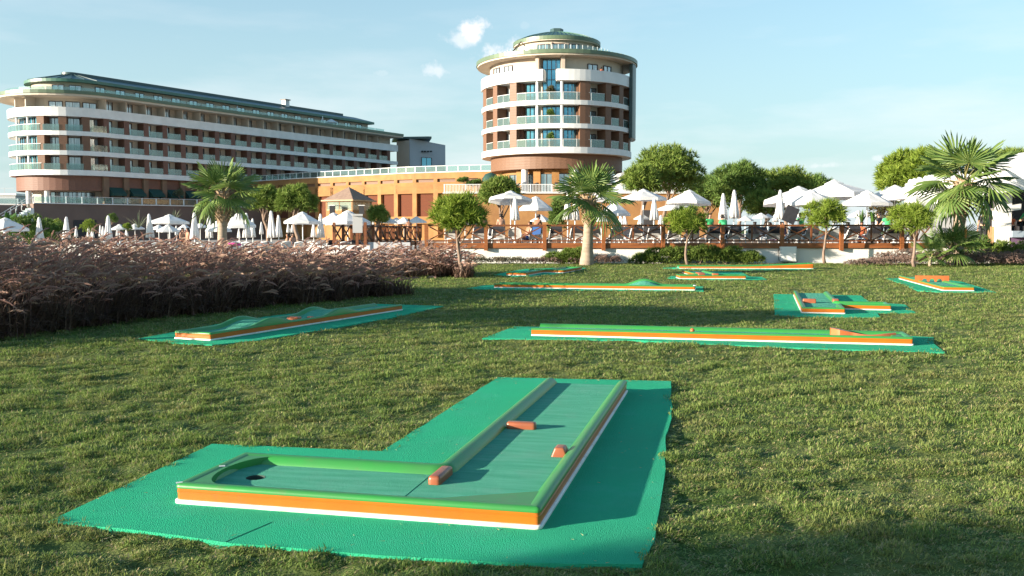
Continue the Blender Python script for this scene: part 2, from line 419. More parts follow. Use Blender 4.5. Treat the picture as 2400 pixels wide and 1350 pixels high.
def np_mesh(name, V, quads=None, tris=None, mats=None, mi=None, smooth=False):
    me = bpy.data.meshes.new(name); V = np.asarray(V, dtype=np.float32).reshape(-1, 3)
    q = np.zeros((0, 4), int) if quads is None else np.asarray(quads).reshape(-1, 4)
    t = np.zeros((0, 3), int) if tris is None else np.asarray(tris).reshape(-1, 3)
    me.vertices.add(len(V)); me.vertices.foreach_set('co', V.ravel())
    loops = np.concatenate([q.ravel(), t.ravel()]); me.loops.add(len(loops)); me.loops.foreach_set('vertex_index', loops.astype(np.int32))
    st = np.concatenate([np.arange(len(q)) * 4, len(q) * 4 + np.arange(len(t)) * 3]).astype(np.int32)
    me.polygons.add(len(st)); me.polygons.foreach_set('loop_start', st)
    for m in as_list(mats): me.materials.append(m)
    if mi is not None: me.polygons.foreach_set('material_index', np.asarray(mi, dtype=np.int32))
    if smooth: me.polygons.foreach_set('use_smooth', np.ones(len(st), bool))
    me.update(calc_edges=True); me.validate(); return me


def np_obj(name, me, parent=None, loc=(0, 0, 0)):
    o = bpy.data.objects.new(name, me); C.objects.link(o); o.location = loc
    if parent: o.parent = parent
    return o


def norm(a): return a / np.maximum(np.linalg.norm(a, axis=-1, keepdims=True), 1e-9)


def blades(P, D, L, W, rng, droop=0.0, seg=1):
    """P roots, D unit directions: pointed blades. seg 1: one triangle each; seg n: bending strips. Returns V, quads, tris"""
    n = len(P); L = np.broadcast_to(L, (n,)); W = np.broadcast_to(W, (n,))
    r = norm(rng.normal(size=(n, 3))); S = norm(np.cross(D, r))
    if seg == 1:
        V = np.empty((n, 3, 3)); V[:, 0] = P - S * W[:, None] / 2; V[:, 1] = P + S * W[:, None] / 2; V[:, 2] = P + D * L[:, None]
        V[:, 2, 2] -= droop * L
        return V.reshape(-1, 3), None, np.arange(n * 3).reshape(n, 3)
    k = 2 * seg + 1; V = np.empty((n, k, 3)); S2 = norm(np.cross(D, np.array([0, 0, 1.0])) + 1e-6)
    for i in range(seg + 1):
        t = i / seg; c = P + D * (L * t)[:, None]; c[:, 2] -= droop * L * t * t
        w = W * (1 - t * 0.75) / 2
        if i < seg: V[:, 2 * i] = c - S2 * w[:, None]; V[:, 2 * i + 1] = c + S2 * w[:, None]
        else: V[:, 2 * i] = c
    base = np.arange(n)[:, None] * k
    q = np.concatenate([base + np.array([[2 * i, 2 * i + 1, 2 * i + 3, 2 * i + 2]]) for i in range(seg - 1)]) if seg > 1 else None
    t3 = base + np.array([[2 * seg - 2, 2 * seg - 1, 2 * seg]])
    return V.reshape(-1, 3), q, t3

# ------------------------------------------------------------------ the setting: ground, lawn, carpets' outlines, terraces
def flat(pts): return [G(px, py, 0.014).xy for px, py in pts]


CARPETS = {
    'ell': flat([(113, 1222), (300, 1240), (540, 1273), (900, 1302), (1180, 1318), (1505, 1322), (1535, 1262), (1546, 1190), (1560, 1100), (1560, 1020), (1574, 980), (1573, 893), (1167, 884), (895, 1057), (497, 1040)]),
    'wave': flat([(325, 793), (400, 803), (497, 808), (600, 798), (760, 772), (920, 744), (1040, 717), (880, 712), (620, 742), (470, 766)]),
    'long': flat([(1130, 793), (1260, 794), (1480, 797), (1640, 805), (1900, 816), (2215, 826), (2190, 806), (2188, 790), (1900, 776), (1600, 768), (1205, 765)]),
    'hump': flat([(1093, 676), (1170, 679), (1400, 680), (1649, 682), (1648, 671), (1400, 668), (1135, 668)]),
    'zed': flat([(1155, 644), (1200, 648), (1238, 648), (1300, 643), (1345, 636), (1374, 628), (1330, 627), (1232, 630), (1212, 633)]),
    'ramp': flat([(1550, 628), (1620, 631), (1760, 632.5), (1900, 632), (1915, 629), (1890, 626), (1600, 625)]),
    'tee': flat([(1561, 652), (1620, 655), (1720, 656), (1797, 655), (1787, 649), (1757, 648), (1738, 637), (1620, 635), (1612, 647), (1573, 647)]),
    'cross': flat([(1816, 738), (1860, 741), (1950, 743), (2062, 742), (2056, 733), (2147, 733), (2120, 713), (2040, 708), (2016, 692), (1813, 689)]),
    'arch': flat([(2075, 652), (2115, 665), (2150, 681), (2200, 684), (2335, 685), (2255, 660), (2180, 652)]),
}


def in_poly(X, Y, poly):
    c = np.zeros(X.shape, bool); n = len(poly)
    for i in range(n):
        x0, y0 = poly[i]; x1, y1 = poly[(i + 1) % n]
        if y0 == y1: continue
        c ^= ((y0 > Y) != (y1 > Y)) & (X < (x1 - x0) * (Y - y0) / (y1 - y0) + x0)
    return c


def lattice(seed):
    return np.random.default_rng(seed).random((256, 256))


def vnoise(X, Y, scale, seed):
    """smooth value noise, 0..1"""
    T = lattice(seed); x = X / scale; y = Y / scale; i = np.floor(x).astype(int); j = np.floor(y).astype(int)
    u = x - i; v = y - j; u = u * u * (3 - 2 * u); v = v * v * (3 - 2 * v)
    a = T[i % 256, j % 256]; b = T[(i + 1) % 256, j % 256]; c = T[i % 256, (j + 1) % 256]; d = T[(i + 1) % 256, (j + 1) % 256]
    return (a * (1 - u) + b * u) * (1 - v) + (c * (1 - u) + d * u) * v


def clump(X, Y):
    return 0.36 * vnoise(X * .8 + Y * .2, Y * 1.3, 0.27, 3) + 0.46 * vnoise(X * .85, Y * 1.25, 0.115, 4) + 0.18 * vnoise(X, Y, 0.8, 5)


rng = np.random.default_rng(11)
g = MB(); g.add([(-2600, -300, -0.07), (2600, -300, -0.07), (2600, 5200, -0.07), (-2600, 5200, -0.07)], [(0, 1, 2, 3)])
tag(g.build('ground', 'soil_grass'), kind='structure')


def make_lawn():
    rows = 2.0 * np.exp(np.arange(0, 262) * 0.0119); rows = rows[rows < 44.75]; cols = np.linspace(-1, 1, 241)
    Y = np.repeat(rows[:, None], len(cols), 1); X = cols[None, :] * (0.72 * Y + 1.6)
    fade = np.clip(1.2 - Y / 40, 0.25, 1)
    Z = (clump(X, Y) - 0.52) * 0.095 * fade - 0.006
    inside = np.zeros(X.shape, bool)
    for p in CARPETS.values(): inside |= in_poly(X, Y, p)
    Z[inside] = 0.002
    V = np.stack([X, Y, Z], -1); n = len(cols); i = np.arange(len(rows) - 1)[:, None] * n + np.arange(n - 1)[None, :]
    q = np.stack([i, i + 1, i + n + 1, i + n], -1)
    tag(np_obj('lawn', np_mesh('lawn', V, q, mats='soil_grass', smooth=True)), kind='structure')


make_lawn()


def tuft_mesh(name, n, rad_, h0, h1, w, seed, dry=0.12):
    r = np.random.default_rng(seed); a = r.random(n) * 2 * pi; q = np.sqrt(r.random(n)) * rad_
    P = np.stack([q * np.cos(a), q * np.sin(a), np.full(n, -0.012)], -1)
    D = norm(np.stack([r.normal(0.18, .55, n), r.normal(0, .55, n), np.full(n, 1.0)], -1)); L = r.uniform(h0, h1, n)
    V, qd, t = blades(P, D, L, np.full(n, w) * r.uniform(.7, 1.4, n), r, droop=0.45, seg=2)
    mi_b = (r.random(n) < dry).astype(int); mi = np.concatenate([np.tile(mi_b, 1), mi_b])
    me = np_mesh(name, V, qd, t, ['grass_blade', 'straw'], mi=mi)
    return me


def make_grass():
    """turf: tufts set out on the lawn, thicker and taller where it clumps"""
    col = bpy.data.collections.new('turf_tufts')
    for k in range(6):
        o = bpy.data.objects.new('tuft', tuft_mesh('tuft', 30, 0.058, 0.022, 0.062, 0.0052, 40 + k, dry=0.07 + 0.05 * (k % 3)))
        col.objects.link(o)
    P = []; S = []
    for d0, d1, dens, sc_ in ((2.6, 6.5, 1250, 0.92), (6.5, 11, 520, 1.25), (11, 18, 210, 1.75), (18, 29, 80, 2.4), (29, 44.2, 38, 3.1)):
        wmax = 0.62 * d1 + 0.9; n = int(dens * 2 * wmax * (d1 - d0))
        x = rng.uniform(-wmax, wmax, n); y = rng.uniform(d0, d1, n); ok = np.abs(x) < 0.62 * y + 0.9
        x, y = x[ok], y[ok]; c = clump(x, y); keep = rng.random(len(x)) < np.clip((c - 0.22) * 3.0, 0.42, 1)
        for p in CARPETS.values():
            pp = np.array(p); m = pp.mean(0); small = m + (pp - m) * (1 - 0.05 / np.abs(pp - m).max())
            keep &= ~in_poly(x, y, [tuple(v) for v in small])
        x, y, c = x[keep], y[keep], c[keep]
        z = (c - 0.52) * 0.095 * np.clip(1.2 - y / 40, .25, 1) - 0.006
        vert = np.clip(0.40 + 2.7 * (c - 0.36), 0.36, 1.6)
        P.append(np.stack([x, y, z], -1)); s = sc_ * rng.uniform(.8, 1.2, len(x))
        S.append(np.stack([s, s, s * vert * (1.0 if sc_ < 1.4 else 0.8)], -1))
    for p in CARPETS.values():                 # grass grows over the edges of the mats
        for i, a in enumerate(p):
            b_ = p[(i + 1) % len(p)]; L = (b_ - a).length; D_ = max(3.5, (a.y + b_.y) / 2); sc_ = 0.95 if D_ < 9 else 1.3 if D_ < 16 else 1.9; n = int(L * (62 if D_ < 9 else 26 if D_ < 16 else 12))
            if n < 1: continue
            t = rng.random(n); nrm_ = np.array([(b_ - a).y, -(b_ - a).x]) / max(L, 1e-6); o_ = np.abs(rng.normal(0, .045, n)) - .018
            x = a.x + (b_.x - a.x) * t + nrm_[0] * o_; y = a.y + (b_.y - a.y) * t + nrm_[1] * o_; c = clump(x, y)
            P.append(np.stack([x, y, np.full(n, -.004)], -1)); s = sc_ * rng.uniform(.7, 1.15, n); S.append(np.stack([s, s, s * np.clip(.25 + 1.6 * (c - .3), .25, 1.25)], -1))
    P = np.concatenate(P); S = np.concatenate(S)
    me = bpy.data.meshes.new('turf'); me.vertices.add(len(P)); me.vertices.foreach_set('co', P.astype(np.float32).ravel())
    for nm, arr in (('tsize', S), ('turn', np.stack([rng.normal(0, .12, len(P)), rng.normal(0, .12, len(P)), rng.uniform(-0.6, 0.6, len(P)) + pi * 0], -1))):
        at = me.attributes.new(nm, 'FLOAT_VECTOR', 'POINT'); at.data.foreach_set('vector', arr.astype(np.float32).ravel())
    at = me.attributes.new('kind_of', 'INT', 'POINT'); at.data.foreach_set('value', rng.integers(0, 6, len(P)).astype(np.int32))
    o = bpy.data.objects.new('turf_grass', me); C.objects.link(o); tag(o, kind='stuff')
    ng = bpy.data.node_groups.new('turf', 'GeometryNodeTree')
    ng.interface.new_socket('Geometry', in_out='INPUT', socket_type='NodeSocketGeometry')
    ng.interface.new_socket('Geometry', in_out='OUTPUT', socket_type='NodeSocketGeometry')
    N = ng.nodes; L = ng.links; gi = N.new('NodeGroupInput'); go = N.new('NodeGroupOutput')
    ci = N.new('GeometryNodeCollectionInfo'); ci.inputs[0].default_value = col; ci.inputs[1].default_value = True; ci.inputs[2].default_value = True
    iop = N.new('GeometryNodeInstanceOnPoints'); L.new(gi.outputs[0], iop.inputs['Points']); L.new(ci.outputs[0], iop.inputs['Instance'])
    iop.inputs['Pick Instance'].default_value = True

    def attr(nm, ty):
        a = N.new('GeometryNodeInputNamedAttribute'); a.data_type = ty; a.inputs[0].default_value = nm; return a.outputs[0]
    L.new(attr('kind_of', 'INT'), iop.inputs['Instance Index']); L.new(attr('tsize', 'FLOAT_VECTOR'), iop.inputs['Scale'])
    e2r = N.new('FunctionNodeEulerToRotation'); L.new(attr('turn', 'FLOAT_VECTOR'), e2r.inputs[0]); L.new(e2r.outputs[0], iop.inputs['Rotation'])
    L.new(iop.outputs[0], go.inputs[0])
    md = o.modifiers.new('turf', 'NODES'); md.node_group = ng
    print('tufts', len(P))


make_grass()


def make_carpet(key, label):
    poly = [tuple(p) for p in CARPETS[key]]
    # finer, slightly frayed outline
    pts = []; r = random.Random(len(key) * 7 + len(poly))
    for i, p in enumerate(poly):
        q = poly[(i + 1) % len(poly)]; L = math.dist(p, q); k = max(1, int(L / 0.22))
        for j in range(k):
            t = j / k; w = 0 if j == 0 else r.gauss(0, 0.003)
            pts.append((p[0] + (q[0] - p[0]) * t - (q[1] - p[1]) / L * w, p[1] + (q[1] - p[1]) * t + (q[0] - p[0]) / L * w))
    b = MB(); b.prism(pts, -0.04, 0.014)
    return tag(b.build('carpet_mat', 'mat_carpet', base=True), label, 'carpet mat', 'green carpet mats under the golf lanes')


make_carpet('ell', 'large green carpet mat under the nearest lane with a bend')
make_carpet('wave', 'shaded green carpet mat under the wavy lane beside the reddish grasses')
make_carpet('long', 'long green carpet mat under the straight lane with an orange loop')
make_carpet('hump', 'narrow green carpet mat under the straight lane with a single green hump')
make_carpet('zed', 'green carpet mat under the stepped lane near the big palm')
make_carpet('ramp', 'green carpet mat under the lane rising to a jump by the white wall')
make_carpet('tee', 'small green carpet mat under the short T shaped lane')
make_carpet('cross', 'green stepped carpet mat under the lane with a side arm')
make_carpet('arch', 'green carpet mat under the lane with the orange arched gate')



def litter():
    """clippings and dry bits lying on the nearer mats"""
    r = np.random.default_rng(5); P = []
    for k, n in (('ell', 170), ('long', 60), ('wave', 40)):
        pp = np.array([tuple(v) for v in CARPETS[k]]); lo, hi = pp.min(0), pp.max(0); q = r.uniform(lo, hi, (n * 3, 2)); q = q[in_poly(q[:, 0], q[:, 1], [tuple(v) for v in pp])][:n]; P.append(q)
    P = np.concatenate(P); n = len(P); a = r.uniform(0, 2 * pi, n)
    V, q, t = blades(np.concatenate([P, np.full((n, 1), .017)], -1), norm(np.stack([np.cos(a), np.sin(a), r.uniform(0, .22, n)], -1)), r.uniform(.010, .035, n), r.uniform(.002, .005, n), r)
    tag(np_obj('grass_clippings', np_mesh('grass_clippings', V, q, t, 'straw')), kind='stuff')


litter()

# dark seam where two widths of the nearest carpet meet
a, b_ = G(528, 1270, .0152), G(636, 1224, .0152); b = MB(); b.bar(a, b_, .0045, .0016); o = b.build('carpet_seam', 'seam_green'); o.parent = bpy.data.objects['carpet_mat']; o.location = o.location - o.parent.location
# terraces behind the lawn
b = MB(); b.prism([(-160, 44.6), (-4.6, 44.6), (-4.6, 230), (-160, 230)], -0.06, 0.0)
tag(b.build('pool_terrace', 'paving', base=True), kind='structure')
b = MB(); b.prism([(-4.3, 44.35), (25.5, 44.35), (80, 100), (80, 240), (-4.3, 240)], -0.06, 0.74)
tag(b.build('raised_terrace', ['deck_wood'], base=True), kind='structure')

# ------------------------------------------------------------------ hotel wing (long building)
def rot2(v, a): return Vector((v[0] * cos(a) - v[1] * sin(a), v[0] * sin(a) + v[1] * cos(a)))


def window_meshes(tag_, w, h, mull=1, pane_m='pane', fw=0.09):
    f = MB()
    for x in (-w / 2, w / 2): f.box((x, 0, h / 2), (fw, 0.14, h))
    for z in (0, h): f.box((0, 0.002, z), (w + fw, 0.15, fw))
    for k in range(mull): f.box((-w / 2 + w * (k + 1) / (mull + 1), 0.003, h / 2), (fw * 0.8, 0.13, h - fw))
    p = MB(); p.box((0, 0.03, h / 2), (w - fw, 0.03, h - fw))
    return f.mesh(tag_, 'frame_dark'), p.mesh('pane', pane_m)


def add_window(root, ms, pos, rz, name='window'):
    w = inst(name, ms[0], root, pos, rz); child('pane', ms[1], w); return w


def hotel():
    a = rad(58); u = Vector((cos(a), sin(a))); n = Vector((sin(a), -cos(a))); R = 9.25; P0 = Vector((-63.1, 148.0)); C0 = P0 - n * R
    LEN = 71.5; aN = math.atan2(n.y, n.x)
    root = empty('hotel_wing', (C0.x, C0.y, 5.6), label='long curved hotel wing with white balcony bands and dark green roof', cat='hotel')

    def outline(o, arc=28, e=0.0, end=LEN):
        pts = [C0 - n * (R + o) + u * (end + e)]
        for k in range(arc + 1):
            t = aN - pi + pi * k / arc
            pts.append(C0 + Vector((cos(t), sin(t))) * (R + o))
        pts.append(C0 + n * (R + o) + u * (end + e)); return [tuple(p) for p in pts]

    def fac(s, o, z): p = P0 + u * s + n * o; return (p.x, p.y, z)

    def nose(deg, o, z): t = rad(deg); return (C0.x + (R + o) * cos(t), C0.y + (R + o) * sin(t), z)
    rzF = a

    def pr(name, m, o, z0, z1, o2=None, arc=28, **k):
        b = MB(); b.prism(outline(o, arc, **k), z0, z1, top=None if o2 is None else outline(o2, arc, **k)); return b.build(name, m, root)
    pr('ground_floor', 'beige_render', -3.2, 5.4, 7.7, end=LEN - 1)
    pr('skirt_panel', 'brown_slats', -0.9, 7.7, 9.98, end=LEN - 0.6)
    pr('wall', 'beige_render', -1.8, 10.0, 22.0, end=LEN - 0.4)
    for z0, z1 in ((10.0, 10.8), (13.05, 13.75), (16.05, 16.72)): pr('balcony_slab', 'white_paint', 0, z0, z1)
    pr('parapet', 'white_paint', 0.06, 18.92, 20.3)
    pr('soffit', 'soffit', 1.55, 21.85, 22.15)
    pr('eave', 'bronze_edge', 1.7, 22.15, 22.65)
    pr('eave_roof', 'copper_green', 1.7, 22.65, 23.15, o2=-2.6)
    pr('upper_wall', 'peach_render', -3.4, 22.9, 24.5, end=LEN - 6)
    pr('upper_eave', 'copper_green', -2.4, 24.5, 24.95, end=LEN - 5)
    roof = pr('roof', 'dark_roof', -2.4, 24.95, 26.35, o2=-7.9, end=LEN - 5)
    b = MB(); b.prism(outline(-7.75, end=LEN - 9), 26.25, 26.75); b.build('ridge_cap', 'dark_roof', roof)
    for s, w_ in ((46, 1.1),):
        b = MB(); p = C0 + u * s + n * 1.0; b.box((p.x, p.y, 27.1), (1.1, 1.1, 1.3), a); b.box((p.x, p.y, 27.83), (1.5, 1.5, 0.16), a, mi=1)
        b.build('chimney', ['white_render', 'frame_dark'], roof)
    # standing seams on the nose of the roof
    for k in range(0, 10):
        t = aN - rad(150) + rad(150) * k / 9; c_, s_ = cos(t), sin(t); b = MB()
        b.bar((C0.x + c_ * (R - 2.5), C0.y + s_ * (R - 2.5), 25.0), (C0.x + c_ * (R - 7.8), C0.y + s_ * (R - 7.8), 26.38), 0.12, 0.12)
        b.build('roof_seam', 'dark_roof', roof)
    # bays of the straight front
    win = window_meshes('window', 1.35, 1.9, 1, 'curtained_pane'); door = window_meshes('balcony_door', 1.25, 2.05, 1, 'pane')
    door2 = window_meshes('balcony_door', 1.25, 2.05, 1, 'curtained_pane'); up = window_meshes('window', 1.7, 0.95, 1, 'pane')
    bal = MB(); bal.box((0, 0, 0.5), (2.62, 0.03, 0.95)); balm = bal.mesh('balustrade', 'balcony_glass')
    pier = MB(); pier.box((0, 0, 1.16), (0.95, 1.62, 2.32)); pierm = pier.mesh('pier', 'brown_slats')
    part = MB(); part.box((0, 0, 0.78), (0.2, 1.9, 1.56)); partm = part.mesh('partition', 'beige_render')
    r = random.Random(5); S = [1.06 + 3.62 * k for k in range(19)]
    for k, s in enumerate(S):
        for z in (10.8, 13.75, 16.72):
            add_window(root, door if r.random() < .6 else door2, fac(s + 0.15, -1.78, z + 0.02), rzF, 'balcony_door')
            inst('balustrade', balm, root, fac(s + 0.5, -0.12, z), rzF)
            inst('pier', pierm, root, fac(s - 1.31, -0.93, z), rzF)
        add_window(root, win, fac(s + 0.3, -1.78, 20.3 - 0.25), rzF)
        inst('partition', partm, root, fac(s - 1.45, -0.86, 20.3), rzF)
        if s < LEN - 8: add_window(root, up, fac(s, -3.38, 23.2), rzF)
    inst('pier', pierm, root, fac(S[-1] + 2.3, -0.93, 10.8), rzF)
    for z in (13.75, 16.72): inst('pier', pierm, root, fac(S[-1] + 2.3, -0.93, z), rzF)
    # rounded nose: piers, doors, glass corner with columns
    pn = MB(); pn.box((0, 0, 1.16), (1.15, 1.62, 2.32)); pnm = pn.mesh('pier', 'brown_panel')
    corner = window_meshes('corner_glazing', 2.2, 2.2, 1, 'blue_glass')
    big = window_meshes('balcony_door', 1.9, 2.05, 1, 'curtained_pane')
    for z in (10.8, 13.75, 16.72):
        for d in (-94.5, -74.0, -53.5): inst('pier', pnm, root, nose(d, -0.93, z), rad(d + 90))
        for d in (-86.5, -66.0, -43.0):
            add_window(root, big, nose(d + 2, -1.75, z + 0.02), rad(d + 92), 'balcony_door')
            inst('balustrade', balm, root, nose(d + 2, -0.14, z), rad(d + 92), (0.92, 1, 1))
        for d in (-137, -118, -104): add_window(root, corner, nose(d, -1.72, z + 0.01), rad(d + 90), 'corner_glazing')
        for d in (-128.5, -110.5):
            b = MB(); b.lathe([(0.16, 0), (0.16, 2.3)], 10, nose(d, -0.5, z)); b.build('column', 'white_paint', root, smooth=True)
        for d in (-143, -131.5, -120, -108.5, -99.5):
            inst('balustrade', balm, root, nose(d - 1, -0.12, z), rad(d + 89), (0.66, 1, 1))
            b = MB(); p = nose(d, -0.10, z); b.box((p[0], p[1], z + 1.0), (1.75, 0.06, 0.06), rad(d + 90)); b.build('hand_rail', 'pole_white', root)
    wtop = window_meshes('window', 2.0, 1.2, 1, 'curtained_pane')
    for d in (-83, -64.5, -46): add_window(root, wtop, nose(d, -1.76, 20.1), rad(d + 90))
    for d in (-124, -109): inst('partition', partm, root, nose(d, -0.9, 20.3), rad(d + 90))
    for d in (-84, -60): add_window(root, up, nose(d, -3.36, 23.1), rad(d + 90))
    # ground floor: columns, glazing, awnings
    for d in (-122.5, -95):
        b = MB(); b.lathe([(0.42, 0), (0.42, 2.3)], 16, nose(d, -1.6, 5.5)); b.build('column', 'white_paint', root, smooth=True)
    shop = window_meshes('shop_window', 1.5, 1.9, 1, 'pane')
    for d in (-92, -80, -68, -56, -44): add_window(root, shop, nose(d, -3.16, 5.6), rad(d + 90), 'shop_window')
    for k, s in enumerate(S[:9]):
        b = MB(); p = fac(s - 1.3, -0.72, 7.85); b.box((p[0], p[1], 7.85), (0.9, 0.5, 4.2), rzF); b.build('pilaster', 'pilaster_stone', root)
        add_window(root, shop, fac(s + 0.5, -3.16, 5.6), rzF, 'shop_window')
        if k < 8:
            b = MB(); q0 = [fac(s - 0.7, -0.88, 8.35), fac(s + 1.75, -0.88, 8.35)]; q1 = [fac(s + 1.75, 0.35, 7.35), fac(s - 0.7, 0.35, 7.35)]
            q2 = [fac(s + 1.75, 0.35, 7.0), fac(s - 0.7, 0.35, 7.0)]; q3 = [fac(s - 0.7, -0.88, 7.0), fac(s + 1.75, -0.88, 7.0)]
            b.add([*q0, *q1, *q2, *q3], [(0, 3, 2, 1), (3, 5, 4, 2), (0, 6, 5, 3), (1, 2, 4, 7)]); b.build('awning', 'awning_green', root)
    # roof terrace balustrade along the eave
    r2 = MB(); r2.box((0, 0, 0.3), (2.9, 0.02, 0.5)); r2m = r2.mesh('terrace_glass', 'balcony_glass')
    for k in range(22): inst('terrace_glass', r2m, root, fac(1 + 3.05 * k, 0.3, 22.75), rzF)
    for d in range(-150, -36, 14): inst('terrace_glass', r2m, root, nose(d, 0.3, 22.75), rad(d + 90), (0.75, 1, 1))
    return root


hotel()


def end_block():
    root = empty('stair_block', (-19.8, 212, 0), label='grey windowless block with small holes beside the long wing', cat='building')
    D = 210
    p = [A(935, 400, D + 6), A(960, 400, D), A(1044, 400, D + 4)]
    x0, x1, x2 = p[0].x, p[1].x, p[2].x
    zt0 = A(960, 324, D).z; zt1 = A(1044, 340, D + 4).z
    b = MB(); b.add([(x1, D, 0), (x2, D + 4, 0), (x2 - 2, D + 14, 0), (x1 - 2, D + 14, 0), (x1, D, zt0), (x2, D + 4, zt1), (x2 - 2, D + 14, zt1), (x1 - 2, D + 14, zt0)],
          [(0, 1, 5, 4), (1, 2, 6, 5), (2, 3, 7, 6), (3, 0, 4, 7), (4, 5, 6, 7)]); b.build('wall', 'grey_render', root)
    b = MB(); b.prism([(x0 - 1, D + 10), (x0, D + 2), (x1, D - 0.4), (x1 - 1, D + 10)], 0, zt0 - 0.5); b.build('stair_wall', 'peach_render', root)
    b = MB(); q = [(x0 - 2, D + 9), (x0 - 0.5, D + 0.5), (x1 + 5, D - 0.8), (x2 - 4, D + 8)]; b.prism(q, zt0 - 0.1, zt0 + 0.35); b.build('roof', 'dark_roof', root)
    for k, px in enumerate((989, 996, 1003, 1010)):
        w = A(px, 355, D + 1.3); b = MB(); b.box((w.x, w.y + 0.02, w.z), (0.32, 0.7, 0.32), 0.44); b.build('vent_hole', 'dark_void', root)
    ms = window_meshes('window', 2.3, 2.6, 1, 'blue_glass'); w = A(1000, 402, D + 1.8)
    add_window(root, ms, (w.x, w.y - 0.1, A(1000, 396, D).z), 0.44)


end_block()


